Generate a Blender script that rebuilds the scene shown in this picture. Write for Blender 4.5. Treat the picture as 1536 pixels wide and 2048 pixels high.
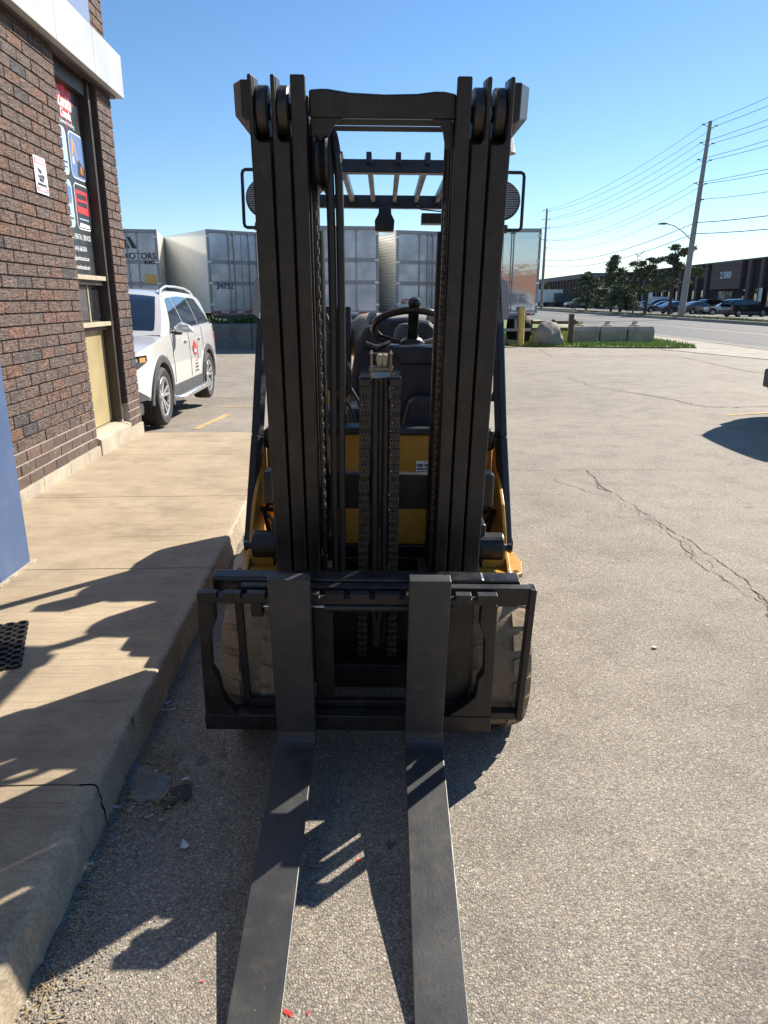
import bpy, bmesh, math, random
from mathutils import Vector, Matrix, noise
random.seed(7)
R = math.radians
scene = bpy.context.scene
for o in list(bpy.data.objects): bpy.data.objects.remove(o)
COL = scene.collection

# ---------------------------------------------------------------- camera, sky, sun, exposure
FPX = 1420.0; PITCH = math.atan(424/FPX); CH = 1.6
cam = bpy.data.cameras.new('camera'); camo = bpy.data.objects.new('camera', cam); COL.objects.link(camo)
camo.location = (0, 0, CH); camo.rotation_euler = (math.pi/2-PITCH, 0, 0)
cam.sensor_fit = 'VERTICAL'; cam.sensor_height = 24; cam.lens = FPX/2048*24
cam.clip_start = 0.05; cam.clip_end = 6000
scene.camera = camo
SUN_DIR = Vector((0.775, 0.635, 0.80)).normalized()      # towards the sun
SUN_EL = math.asin(SUN_DIR.z); SUN_AZ = math.atan2(SUN_DIR.x, SUN_DIR.y)
world = bpy.data.worlds.new('World'); scene.world = world; world.use_nodes = True
wn = world.node_tree; wn.nodes.clear()
sky = wn.nodes.new('ShaderNodeTexSky'); sky.sky_type = 'NISHITA'; sky.sun_disc = False
sky.sun_elevation = SUN_EL; sky.sun_rotation = SUN_AZ; sky.altitude = 100; sky.air_density = 1.0; sky.dust_density = 0.1; sky.ozone_density = 4.0
bg = wn.nodes.new('ShaderNodeBackground'); bg.inputs['Strength'].default_value = 0.074
wo = wn.nodes.new('ShaderNodeOutputWorld')
hs = wn.nodes.new('ShaderNodeHueSaturation'); hs.inputs['Saturation'].default_value = 1.12; wn.links.new(sky.outputs[0], hs.inputs['Color']); wn.links.new(hs.outputs[0], bg.inputs[0]); wn.links.new(bg.outputs[0], wo.inputs[0])
sl = bpy.data.lights.new('sun', 'SUN'); sl.energy = 4.8; sl.angle = R(0.53); sl.color = (1, .92, .80)
so = bpy.data.objects.new('sun', sl); COL.objects.link(so); so.rotation_euler = SUN_DIR.to_track_quat('Z', 'Y').to_euler(); so.location = (20, 10, 25)
scene.view_settings.view_transform = 'Standard'; scene.view_settings.look = 'None'
scene.view_settings.exposure = 1.12; scene.view_settings.gamma = 1; scene.view_settings.use_curve_mapping = False
scene.render.engine = 'CYCLES'; scene.cycles.max_bounces = 6
scene.render.resolution_x = 768; scene.render.resolution_y = 1024

# ---------------------------------------------------------------- helpers
cP, sP = math.cos(PITCH), math.sin(PITCH)
def tan_e(y): return math.tan(-(math.atan((y-1024)/FPX)+PITCH))
def G(x, y, z=0.0):                  # photo pixel -> point on the level z
    Y = (z-CH)/tan_e(y); d = Y*cP+(CH-z)*sP
    return Vector(((x-768)*d/FPX, Y, z))
def HY(x, y, Y):                     # photo pixel -> point at distance Y
    Z = CH+Y*tan_e(y); d = Y*cP-(Z-CH)*sP
    return Vector(((x-768)*d/FPX, Y, Z))
def gz(x, y):                        # the lot dips a little behind the building
    def ss(a, b, t):
        t = min(1, max(0, (t-a)/(b-a))); return t*t*(3-2*t)
    return -.15*ss(8.4, 12, y)*(1-ss(14, 20, y))*(1-ss(2, 6, x))

class MB:
    def __init__(s): s.v = []; s.f = []
    def add(s, vs, fs):
        n = len(s.v); s.v += [tuple(p) for p in vs]; s.f += [tuple(i+n for i in q) for q in fs]; return s
    def box(s, x0, x1, y0, y1, z0, z1):
        vs = [(x, y, z) for z in (z0, z1) for y in (y0, y1) for x in (x0, x1)]
        return s.add(vs, [(0, 2, 3, 1), (4, 5, 7, 6), (0, 1, 5, 4), (2, 6, 7, 3), (0, 4, 6, 2), (1, 3, 7, 5)])
    def cbox(s, c, size, rot=None):
        hx, hy, hz = size[0]/2, size[1]/2, size[2]/2; m = MB().box(-hx, hx, -hy, hy, -hz, hz)
        M = Matrix.Translation(c) @ (rot.to_4x4() if rot else Matrix())
        return s.add([M @ Vector(p) for p in m.v], m.f)
    def bar(s, a, b, w, h, up=(0, 0, 1)):
        a = Vector(a); b = Vector(b); d = (b-a); L = d.length; d.normalize(); u = Vector(up)
        if abs(d.dot(u)) > .98: u = Vector((0, 1, 0))
        x = d.cross(u).normalized(); u = x.cross(d)
        M = Matrix((x, d, u)).transposed()
        return s.cbox((a+b)/2, (w, L, h), M)
    def prism(s, pts, axis, a, b):
        def P(p, t):
            return {'x': (t, p[0], p[1]), 'y': (p[0], t, p[1]), 'z': (p[0], p[1], t)}[axis]
        n = len(pts); vs = [P(p, a) for p in pts]+[P(p, b) for p in pts]
        fs = [tuple(range(n))[::-1], tuple(range(n, 2*n))]+[(i, (i+1) % n, n+(i+1) % n, n+i) for i in range(n)]
        return s.add(vs, fs)
    def tube(s, pts, r, n=8, cap=True):
        pts = [Vector(p) for p in pts]; rings = []; up = None
        for i, p in enumerate(pts):
            d = (pts[min(i+1, len(pts)-1)]-pts[max(i-1, 0)]).normalized()
            if up is None:
                up = Vector((0, 0, 1)) if abs(d.z) < .9 else Vector((0, 1, 0))
            x = d.cross(up).normalized(); u = x.cross(d); up = u
            rr = r[i] if isinstance(r, (list, tuple)) else r
            rings.append([p+(x*math.cos(t)+u*math.sin(t))*rr for t in [2*math.pi*k/n for k in range(n)]])
        vs = [p for q in rings for p in q]; fs = []
        for i in range(len(pts)-1):
            for k in range(n): fs.append((i*n+k, i*n+(k+1) % n, (i+1)*n+(k+1) % n, (i+1)*n+k))
        if cap: fs += [tuple(range(n))[::-1], tuple((len(pts)-1)*n+k for k in range(n))]
        return s.add(vs, fs)
    def lathe(s, prof, axis='z', c=(0, 0, 0), n=24, close=False):   # prof: (r, t) along axis
        vs = []
        for k in range(n):
            a = 2*math.pi*k/n; ca, sa = math.cos(a), math.sin(a)
            for r, t in prof:
                p = {'z': (r*ca, r*sa, t), 'x': (t, r*ca, r*sa), 'y': (r*ca, t, r*sa)}[axis]
                vs.append((p[0]+c[0], p[1]+c[1], p[2]+c[2]))
        m = len(prof); fs = []
        for k in range(n):
            for i in range(m if close else m-1):
                fs.append((k*m+i, k*m+(i+1) % m, ((k+1) % n)*m+(i+1) % m, ((k+1) % n)*m+i))
        return s.add(vs, fs)
    def disc(s, axis, c, r, t0, t1, n=20): return s.lathe([(.0001, t0), (r, t0), (r, t1), (.0001, t1)], axis, c, n)
    def grid(s, fn, nu, nv):
        vs = [fn(i/nu, j/nv) for j in range(nv+1) for i in range(nu+1)]
        return s.add(vs, [(j*(nu+1)+i, j*(nu+1)+i+1, (j+1)*(nu+1)+i+1, (j+1)*(nu+1)+i) for j in range(nv) for i in range(nu)])
    def build(s, name, mat, parent=None, M=None, smooth=False, bevel=0, seg=2, label=None, kind=None, recalc=True):
        me = bpy.data.meshes.new(name)
        me.from_pydata([tuple(M @ Vector(p)) for p in s.v] if M else s.v, [], s.f)
        if recalc:
            bm = bmesh.new(); bm.from_mesh(me); bmesh.ops.recalc_face_normals(bm, faces=bm.faces); bm.to_mesh(me); bm.free()
        me.materials.append(mat)
        if smooth:
            me.shade_smooth(); me.set_sharp_from_angle(angle=R(38))
        me.update()
        o = bpy.data.objects.new(name, me); COL.objects.link(o)
        if parent: o.parent = parent
        if bevel:
            b = o.modifiers.new('bevel', 'BEVEL'); b.width = bevel; b.segments = seg; b.limit_method = 'ANGLE'; b.angle_limit = R(40)
        if label: o['label'] = label
        if kind: o['kind'] = kind
        return o
def tag(o, label, cat=None, group=None, kind=None):
    if label: o['label'] = label
    if cat: o['category'] = cat
    if group: o['group'] = group
    if kind: o['kind'] = kind
    return o
def thing(name, label, cat, loc=(0, 0, 0), rot=(0, 0, 0), group=None):
    o = bpy.data.objects.new(name, None); COL.objects.link(o); o.location = loc; o.rotation_euler = rot; o.empty_display_size = .1
    return tag(o, label, cat, group)
def share(o, parent, M=None, name=None):      # a linked copy of a part
    c = o.copy(); COL.objects.link(c); c.parent = parent
    if M is not None: c.matrix_local = M
    return c
def copy_tree(o, parent=None):
    c = o.copy(); COL.objects.link(c); c.parent = parent
    for ch in list(o.children): copy_tree(ch, c)
    return c

# ---------------------------------------------------------------- materials
class NT:
    def __init__(s, name):
        s.m = bpy.data.materials.new(name); s.m.use_nodes = True; s.t = s.m.node_tree
        s.b = s.t.nodes['Principled BSDF']; s.co = s.n('ShaderNodeTexCoord')
    def n(s, ty, **kw):
        q = s.t.nodes.new(ty)
        for k, v in kw.items():
            if hasattr(q, k): setattr(q, k, v)
            else: q.inputs[k.replace('_', ' ')].default_value = v
        return q
    def l(s, a, b): s.t.links.new(a, b)
    def vec(s, scale=(1, 1, 1), src='Object', rot=(0, 0, 0)):
        mp = s.n('ShaderNodeMapping'); mp.inputs['Scale'].default_value = scale; mp.inputs['Rotation'].default_value = rot
        s.l(s.co.outputs[src], mp.inputs[0]); return mp.outputs[0]
    def noise(s, scale, detail=4, rough=.55, vec=None, dist=0):
        q = s.n('ShaderNodeTexNoise'); q.inputs['Scale'].default_value = scale; q.inputs['Detail'].default_value = detail
        q.inputs['Roughness'].default_value = rough; q.inputs['Distortion'].default_value = dist
        s.l(vec if vec else s.co.outputs['Object'], q.inputs['Vector']); return q.outputs['Fac']
    def vor(s, scale, vec=None, out='Distance', feature='F1'):
        q = s.n('ShaderNodeTexVoronoi'); q.feature = feature; q.inputs['Scale'].default_value = scale
        s.l(vec if vec else s.co.outputs['Object'], q.inputs['Vector']); return q.outputs[out]
    def ramp(s, f, stops):
        q = s.n('ShaderNodeValToRGB'); e = q.color_ramp.elements
        while len(e) < len(stops): e.new(.5)
        for i, (p, c) in enumerate(stops):
            e[i].position = p; e[i].color = (c[0], c[1], c[2], 1) if not isinstance(c, (int, float)) else (c, c, c, 1)
        s.l(f, q.inputs[0]); return q.outputs[0]
    def mix(s, f, a, b, mode='MIX'):
        q = s.n('ShaderNodeMix'); q.data_type = 'RGBA'; q.blend_type = mode
        for idx, v in ((0, f), (6, a), (7, b)):
            sock = q.inputs[idx]
            if isinstance(v, (int, float)): sock.default_value = v if idx == 0 else (v, v, v, 1)
            elif isinstance(v, (tuple, list)): sock.default_value = (v[0], v[1], v[2], 1)
            else: s.l(v, sock)
        return q.outputs[2]
    def math(s, op, a, b=0.0):
        q = s.n('ShaderNodeMath'); q.operation = op
        for i, v in enumerate((a, b)):
            if isinstance(v, (int, float)): q.inputs[i].default_value = v
            else: s.l(v, q.inputs[i])
        return q.outputs[0]
    def bump(s, h, dist=.002, strength=1.0):
        q = s.n('ShaderNodeBump'); q.inputs['Strength'].default_value = strength; q.inputs['Distance'].default_value = dist
        s.l(h, q.inputs['Height']); s.l(q.outputs[0], s.b.inputs['Normal']); return q
    def col(s, c): 
        if isinstance(c, (tuple, list)): s.b.inputs['Base Color'].default_value = (c[0], c[1], c[2], 1)
        else: s.l(c, s.b.inputs['Base Color'])
        return s
    def rough(s, r):
        if isinstance(r, (int, float)): s.b.inputs['Roughness'].default_value = r
        else: s.l(r, s.b.inputs['Roughness'])
        return s
def paint(name, c, rough=.4, metal=0, var=.25, nscale=6, bump=.0004, bscale=60, coat=0, dust=None):
    t = NT(name); f = t.noise(nscale, 5)
    c1 = tuple(x*(1-var) for x in c); c2 = tuple(min(1, x*(1+var)) for x in c)
    cc = t.ramp(f, [(.3, c1), (.7, c2)])
    if dust:
        d = t.ramp(t.noise(nscale*3, 6, .65), [(.5, 0), (.72, 1)]); cc = t.mix(t.math('MULTIPLY', d, dust[1]), cc, dust[0])
    t.col(cc); t.b.inputs['Metallic'].default_value = metal
    if 'mast_paint' in name:
        sk = t.ramp(t.noise(1, 5, .7, t.vec((70, 70, 1.6))), [(.52, 0), (.70, 1)]); cc = t.mix(t.math('MULTIPLY', sk, .5), cc, (.040, .034, .028))
        ch = t.ramp(t.noise(34, 5, .75), [(.66, 0), (.70, 1)]); cc = t.mix(t.math('MULTIPLY', ch, .55), cc, (.075, .055, .042)); t.col(cc)
    t.rough(t.ramp(t.noise(nscale*2, 4), [(.3, max(.02, rough-.1)), (.7, min(1, rough+.12))]) if not coat else rough*.6)
    if bump: t.bump(t.noise(bscale, 3), bump)
    if coat: t.b.inputs['Coat Weight'].default_value = coat; t.b.inputs['Coat Roughness'].default_value = .05
    return t.m
def glass_mat(name, c=(.01, .012, .014), rough=.04):
    t = NT(name); t.col(c).rough(rough); t.b.inputs['Specular IOR Level'].default_value = .8
    t.b.inputs['Coat Weight'].default_value = 1; t.b.inputs['Coat Roughness'].default_value = .02
    return t.m
def flat(name, c, rough=.5): 
    t = NT(name); t.col(t.ramp(t.noise(20, 3), [(.3, tuple(x*.92 for x in c)), (.7, tuple(min(1, x*1.05) for x in c))])).rough(rough); return t.m

def asphalt_mat(name, c_lo, c_hi, fine=1.0, bumpd=.0035):
    t = NT(name)
    w = t.noise(60, 3, .6); 
    vv = t.n('ShaderNodeVectorMath'); vv.operation = 'ADD'
    nz = t.n('ShaderNodeTexNoise'); nz.inputs['Scale'].default_value = 90; t.l(t.co.outputs['Object'], nz.inputs['Vector'])
    sc = t.n('ShaderNodeVectorMath'); sc.operation = 'SCALE'; sc.inputs['Scale'].default_value = .009; t.l(nz.outputs['Color'], sc.inputs[0])
    t.l(t.co.outputs['Object'], vv.inputs[0]); t.l(sc.outputs[0], vv.inputs[1]); v = vv.outputs[0]
    stone = t.vor(135*fine, v, 'Color'); d = t.vor(135*fine, v, 'Distance'); d2 = t.vor(290*fine, v, 'Distance')
    sv = t.n('ShaderNodeSeparateColor'); t.l(stone, sv.inputs[0])
    base = t.ramp(t.noise(.55, 6, .6), [(.32, c_lo), (.68, c_hi)])
    patch = t.ramp(t.noise(2.6, 7, .7), [(.34, .78), (.5, .98), (.64, 1.07)])
    base = t.mix(1, base, patch, 'MULTIPLY')
    sp = t.ramp(sv.outputs[0], [(.0, .62), (.35, .9), (.7, 1.06), (.93, 1.25), (1, 1.8)])
    base = t.mix(1, base, sp, 'MULTIPLY')
    tint = t.ramp(sv.outputs[1], [(.0, (1.08, .97, .86)), (.5, (1, 1, 1)), (1, (.92, .99, 1.08))])
    base = t.mix(.8, base, tint, 'MULTIPLY')
    crev = t.ramp(d, [(.34, 1), (.66, .45)])
    base = t.mix(.75, base, crev, 'MULTIPLY')
    spots = t.ramp(t.noise(7, 3, .5), [(.64, 1), (.72, .55)])
    base = t.mix(.6, base, spots, 'MULTIPLY')
    t.col(base).rough(.82)
    hgt = t.math('ADD', t.math('MULTIPLY', t.math('SUBTRACT', .6, d), 1.0), t.math('MULTIPLY', t.math('SUBTRACT', .5, d2), .5))
    hgt = t.math('ADD', hgt, t.math('MULTIPLY', sv.outputs[2], .55))
    hgt = t.math('ADD', hgt, t.math('MULTIPLY', t.noise(30, 4), .8))
    t.bump(hgt, bumpd)
    return t.m
M_ASPH = asphalt_mat('asphalt_lot', (.285, .249, .199), (.350, .310, .253), 1.22, .0024)
M_ROAD = asphalt_mat('road_asphalt', (.12, .12, .12), (.15, .149, .146), .5, .002)
def concrete_mat(name, lo, hi, broom=True, fine=400, pit=.0015):
    t = NT(name)
    base = t.ramp(t.noise(1.1, 6, .62), [(.3, lo), (.7, hi)])
    base = t.mix(.8, base, t.ramp(t.noise(5, 6, .7), [(.3, .78), (.65, 1.06)]), 'MULTIPLY')
    dark = t.ramp(t.noise(2.3, 7, .72, t.vec((1, 1.4, 1), rot=(0, 0, .6))), [(.50, 1), (.68, .60)])
    base = t.mix(.7, base, dark, 'MULTIPLY')
    sp = t.ramp(t.noise(fine*.55, 3, .7), [(.38, .72), (.62, 1.18)]); base = t.mix(.8, base, sp, 'MULTIPLY')
    h = t.math('MULTIPLY', t.noise(fine*.6, 3), .5)
    if broom:
        s1 = t.noise(1, 6, .75, t.vec((1.2, 42, 1))); s2 = t.noise(1, 5, .7, t.vec((3.5, 190, 1)))
        st = t.math('ADD', t.math('MULTIPLY', s1, .6), t.math('MULTIPLY', s2, .5))
        base = t.mix(.75, base, t.ramp(st, [(.46, .74), (.54, 1), (.66, 1.08)]), 'MULTIPLY')
        h = t.math('ADD', h, t.math('MULTIPLY', st, 2.2))
    pits = t.ramp(t.vor(24), [(.03, .45), (.09, 1)]); base = t.mix(.5, base, pits, 'MULTIPLY')
    t.col(base).rough(.86); t.bump(h, pit); return t.m
M_WALK = concrete_mat('broomed_concrete', (.33, .26, .17), (.43, .345, .235))
M_KERB = concrete_mat('kerb_concrete', (.27, .215, .145), (.47, .395, .29), False, 160, .007)
M_CONC = concrete_mat('precast_concrete', (.22, .20, .175), (.36, .33, .29), False, 120, .003)
M_FOOT = concrete_mat('footing_concrete', (.33, .285, .215), (.45, .395, .31), False, 260, .003)
M_GREYC = concrete_mat('grey_blocks', (.13, .13, .13), (.21, .21, .2), False, 60, .004)

def brick_mat():
    t = NT('brick'); oi = t.n('ShaderNodeObjectInfo'); ge = t.n('ShaderNodeNewGeometry')
    r = t.math('FRACT', t.math('ADD', oi.outputs['Random'], ge.outputs['Random Per Island']))
    base = t.ramp(r, [(0, (.115, .082, .070)), (.3, (.135, .09, .074)), (.55, (.105, .082, .076)), (.72, (.15, .085, .062)), (.86, (.12, .084, .07)), (.94, (.17, .085, .055)), (.98, (.07, .062, .062)), (1, (.06, .057, .058))])
    of = t.n('ShaderNodeVectorMath'); of.operation = 'ADD'; cb = t.n('ShaderNodeCombineXYZ'); 
    for i in range(3): t.l(t.math('MULTIPLY', oi.outputs['Random'], 37.0+i*11), cb.inputs[i])
    gp = t.n('ShaderNodeNewGeometry'); t.l(gp.outputs['Position'], of.inputs[0]); t.l(cb.outputs[0], of.inputs[1])
    mp = t.n('ShaderNodeMapping'); mp.inputs['Scale'].default_value = (15, 16, 62); t.l(of.outputs[0], mp.inputs[0])
    n1 = t.noise(1.0, 3, .6, mp.outputs[0], 1.3); n2 = t.noise(26, 4, .6, of.outputs[0])
    hot = t.mix(t.ramp(n2, [(.50, 0), (.66, .9)]), base, (.24, .095, .045))
    hot = t.mix(t.ramp(r, [(.3, .12), (.6, .45), (.9, .6), (.93, 0)]), base, hot)
    cc = t.mix(.8, hot, t.ramp(n1, [(.43, .32), (.5, .95), (.58, 1.4)]), 'MULTIPLY')
    t.col(cc).rough(.8); t.bump(t.math('ADD', n1, t.math('MULTIPLY', n2, .2)), .03); return t.m
M_BRICK = brick_mat()
def brick2():
    t = NT('glazed_brick'); oi = t.n('ShaderNodeObjectInfo'); ge = t.n('ShaderNodeNewGeometry')
    r = t.math('FRACT', t.math('ADD', oi.outputs['Random'], ge.outputs['Random Per Island']))
    base = t.ramp(r, [(0, (.085, .055, .045)), (.5, (.12, .078, .06)), (1, (.075, .052, .045))])
    gp = ge.outputs['Position']; n = t.noise(40, 4, .6, gp)
    cc = t.mix(t.ramp(t.noise(9, 5, .7, gp), [(.55, 0), (.75, .5)]), t.mix(.8, base, t.ramp(n, [(.3, .6), (.7, 1.2)]), 'MULTIPLY'), (.36, .31, .27))
    t.col(cc).rough(.6); t.bump(n, .006); return t.m
M_BRICK2 = brick2()
M_MORTAR = flat('dark_mortar', (.06, .045, .04), .95)
M_MORTAR2 = flat('pale_mortar', (.36, .31, .27), .95)
M_BLACK = paint('black_mast_paint', (.011, .0103, .0098), .42, 0, .2, 4, .0003, 90, dust=((.06, .052, .045), .35))
M_BLACK2 = paint('black_gloss_metal', (.008, .008, .0085), .32, 0, .25, 8, .0006, 50, dust=((.07, .06, .05), .3))
M_CHAIN = paint('oily_chain_steel', (.055, .048, .04), .45, .5, .4, 40, .0005, 200)
M_FORK = None
def fork_mat():
    t = NT('fork_steel'); b = t.ramp(t.noise(5, 6, .6), [(.3, (.025, .027, .0275)), (.7, (.040, .042, .042))])
    sc = t.ramp(t.noise(1, 4, .7, t.vec((420, 6, 6))), [(.62, 0), (.72, .5)]); b = t.mix(t.math('MULTIPLY', sc, .6), b, (.2, .2, .195))
    dots = t.ramp(t.vor(46, None), [(.035, 1), (.06, 0)]); g = t.ramp(t.noise(6, 3), [(.45, 0), (.6, 1)])
    b = t.mix(t.math('MULTIPLY', dots, g), b, (.5, .5, .48)); b = t.mix(t.ramp(t.noise(14, 6, .7), [(.52, 0), (.75, .55)]), b, (.10, .075, .055))
    t.col(b).rough(t.ramp(t.noise(9, 4), [(.3, .36), (.7, .55)])); t.bump(t.noise(120, 3), .0006); return t.m
M_FORK = fork_mat()
M_NAVY = paint('navy_plastic', (.009, .012, .021), .38, 0, .2, 5, .0004, 80, dust=((.09, .085, .08), .25))
M_YEL = paint('forklift_yellow', (.46, .23, .025), .4, 0, .12, 7, .0003, 60, dust=((.26, .15, .06), .5))
M_RUBBER = paint('hose_rubber', (.012, .012, .012), .5, 0, .3, 10, .0004, 100)
M_STEEL = paint('bright_steel', (.55, .55, .54), .25, 1, .1, 20)
M_BRASS = paint('fitting_metal', (.20, .17, .12), .45, .9, .2, 30)
def tyre_mat():
    t = NT('dusty_tyre'); b = t.ramp(t.noise(9, 6, .65), [(.3, (.22, .165, .10)), (.7, (.33, .255, .16))])
    b = t.mix(t.ramp(t.noise(30, 5), [(.5, 0), (.8, .6)]), b, (.07, .055, .045)); t.col(b).rough(.9); t.bump(t.noise(80, 5), .002); return t.m
M_TYRE = tyre_mat()
M_CARTYRE = paint('car_tyre', (.022, .021, .02), .75, 0, .3, 12, .001, 60, dust=((.08, .07, .06), .4))
M_WHITE = paint('white_car_paint', (.60, .595, .575), .3, 0, .0, 2, 0, 60, coat=1)
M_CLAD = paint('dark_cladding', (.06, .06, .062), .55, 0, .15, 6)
M_GLASS = glass_mat('dark_car_glass')
M_RIM = paint('alloy_rim', (.62, .62, .62), .25, .8, .05, 9)
M_FASCIA = paint('white_metal_fascia', (.42, .425, .41), .35, 0, .03, 1.5, 0)
M_BROWNF = paint('brown_window_frame', (.050, .040, .034), .42, .2, .3, 3, .0003, 40)
M_BEIGE = paint('beige_sill', (.38, .33, .24), .55, 0, .12, 9)
M_PANEL = paint('mustard_panel', (.34, .275, .145), .35, 0, .12, 2.5, 0, 60, dust=((.35, .29, .18), .4))
M_BLUE = paint('blue_painted_steel', (.06, .105, .215), .38, 0, .10, 3, .0004, 50, dust=((.14, .17, .28), .3))
M_BANNER = paint('black_banner', (.035, .038, .042), .3, 0, .1, 3, 0)
M_WHITEINK = flat('white_print', (.75, .76, .77))
M_RED = flat('red_print', (.62, .035, .04))
M_DARKINK = flat('dark_print', (.02, .022, .03))
M_SKYINK = flat('pale_blue_print', (.33, .52, .68)); M_BLUEINK = flat('mid_blue_print', (.10, .18, .36)); M_ORINK = flat('orange_print', (.62, .27, .06))
M_POST = flat('weathered_wood', (.09, .065, .045), .9)
M_POLE = paint('concrete_pole', (.27, .255, .235), .8, 0, .12, 3)
M_WIRE = flat('wire_dark', (.05, .055, .06), .6)
M_BOLLARD = paint('yellow_bollard', (.62, .42, .10), .55, 0, .12, 6)

# ---------------------------------------------------------------- text and flat marks
def text_mesh(body, size, align='CENTER', bold=0, xs=1.0, ext=.0006):
    cu = bpy.data.curves.new('lettering', 'FONT'); cu.body = body; cu.size = size; cu.align_x = align; cu.extrude = ext; cu.offset = bold; cu.resolution_u = 3
    o = bpy.data.objects.new('lettering', cu); COL.objects.link(o)
    bpy.context.view_layer.update()
    me = bpy.data.meshes.new_from_object(o.evaluated_get(bpy.context.evaluated_depsgraph_get()))
    vs = [(v.co.x*xs, v.co.y, v.co.z) for v in me.vertices]; fs = [tuple(p.vertices) for p in me.polygons]
    bpy.data.objects.remove(o); bpy.data.curves.remove(cu); bpy.data.meshes.remove(me)
    m = MB(); m.add(vs, fs); return m
def plane_M(o, right, up):                 # matrix mapping x->right, y->up, z->normal, at point o
    r = Vector(right).normalized(); u = Vector(up).normalized(); n = r.cross(u)
    M = Matrix((r, u, n)).transposed().to_4x4(); M.translation = Vector(o); return M
LEAF = [(0, -.5), (.03, -.2), (.33, -.27), (.27, -.12), (.5, .08), (.42, .13), (.45, .3), (.3, .25), (.26, .33), (.12, .17), (.17, .42), (.09, .38), (0, .56)]
LEAF = LEAF+[(-x, y) for x, y in LEAF[-2:0:-1]]
def leaf(sx, sy, cx=0, cy=0): return MB().prism([(cx+x*sx, cy+y*sy) for x, y in LEAF], 'z', 0, .0012)
def rrect(x0, x1, y0, y1, r, n=4):
    p = []
    for cx, cy, a in ((x1-r, y1-r, 0), (x0+r, y1-r, 90), (x0+r, y0+r, 180), (x1-r, y0+r, 270)):
        for k in range(n+1):
            t = R(a+90*k/n); p.append((cx+r*math.cos(t), cy+r*math.sin(t)))
    return p

# ================================================================= SETTING
def sheet(name, x0, x1, y0, y1, z, mat, nx=1, ny=1, f=None, parent=None, kind='structure'):
    def fn(u, v):
        x = x0+(x1-x0)*u; y = y0+(y1-y0)*v; return (x, y, z+(f(x, y) if f else 0))
    return MB().grid(fn, nx, ny).build(name, mat, parent, kind=kind)
M_DIRT = paint('dry_ground', (.16, .15, .10), .95, 0, .3, .2, 0)
sheet('ground', -1500, 1500, -400, 4000, -.25, M_DIRT)
lot = sheet('asphalt_lot', -45, 13, -8, 60, 0, M_ASPH, 58, 136, gz)
sheet('road', 13, 26, -60, 900, .004-.1, M_ROAD)
M_LINE = flat('road_paint', (.55, .52, .42), .8)
M_VERGE = None
def grass_mat():
    t = NT('grass'); t.col(t.ramp(t.noise(2.2, 6, .7), [(.3, (.06, .10, .018)), (.52, (.12, .18, .03)), (.72, (.20, .22, .06))])).rough(.9); t.bump(t.noise(60, 4), .02); return t.m
M_GRASS = grass_mat()
def verge_mat():
    t = NT('dry_verge'); t.col(t.ramp(t.noise(.8, 6, .7), [(.3, (.07, .095, .03)), (.7, (.17, .17, .075))])).rough(.95); return t.m
M_VERGE = verge_mat()
sheet('verge', 26.3, 30, -20, 260, .12, M_VERGE, 1, 40)
sheet('far_parking_lot', 30, 46, -20, 260, .0, M_ROAD)
kb = MB().box(26, 26.3, -20, 260, -.1, .13); kb.build('far_kerb', M_CONC, kind='structure')
MB().box(28.0, 29.2, -20, 260, .1, .135).build('far_pavement', M_CONC, kind='structure')
MB().box(12.75, 13.0, 16, 260, -.1, .03).build('near_kerb', M_CONC, kind='structure')
M_PAVE = concrete_mat('far_concrete', (.28, .25, .205), (.36, .325, .27), False, 60, .002)
pv = MB().prism([(10.9, 19.5), (12.75, 18.5), (12.75, 120), (11.1, 120), (11.05, 30), (10.75, 25.2), (9.3, 24.4), (9.6, 23.6)], 'z', -.1, .014).build('pavement', M_PAVE, kind='structure')
for i, (a, b) in enumerate(((22.5, 22.52), (25, 25.02), (27.5, 27.52), (30, 30.02), (33, 33.02))):
    MB().box(11.1, 12.7, a, b, .012, .017).build('joint', M_DARKINK, pv)
# centre lane marks
for x, w in ((19.4, .12),):
    MB().box(x, x+w, -20, 260, -.096, -.091).build('lane_line', M_LINE, bpy.data.objects['road'])
# grass island by the drive
isl = [(4.3, 26.6), (5.2, 25.9), (7.6, 25.3), (10.7, 24.9), (11.0, 26.4), (11.1, 30), (11.2, 60), (6.5, 60), (5.2, 34), (4.3, 30)]
MB().prism(isl, 'z', -.1, .05).build('grass_island', M_GRASS, kind='structure')
def inpoly(x, y, P):
    c = False; n = len(P)
    for i in range(n):
        (x1, y1), (x2, y2) = P[i], P[(i+1) % n]
        if (y1 > y) != (y2 > y) and x < (x2-x1)*(y-y1)/(y2-y1)+x1: c = not c
    return c
def blades(name, n, place, hmin, hmax, mat, label, w=.02):
    m = MB(); k = 0
    while k < n:
        x, y, z = place()
        if x is None: continue
        a = random.uniform(0, 6.28); h = random.uniform(hmin, hmax); l = random.uniform(0, h*.7); b = random.uniform(0, 6.28)
        m.add([(x-w*math.cos(a), y-w*math.sin(a), z), (x+w*math.cos(a), y+w*math.sin(a), z), (x+l*math.cos(b), y+l*math.sin(b), z+h)], [(0, 1, 2)]); k += 1
    return tag(m.build(name, mat, recalc=False), label, 'grass', kind='stuff')
def pl():
    x = random.uniform(4.3, 11.2); y = random.uniform(24.8, 40)
    if random.random() < (y-30)/14: return None, 0, 0
    return (x, y, .05) if inpoly(x, y, isl) else (None, 0, 0)
M_BLADE = NT('grass_blade'); M_BLADE.col(M_BLADE.ramp(M_BLADE.noise(1.5, 4), [(.3, (.13, .22, .03)), (.7, (.28, .34, .07))])).rough(.6); M_BLADE = M_BLADE.m
blades('grass', 14000, pl, .05, .14, M_BLADE, 'bright green grass growing on the island by the drive entrance', .022)
def pv2(): return random.uniform(26.4, 27.9), random.uniform(35, 130), .12
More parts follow.
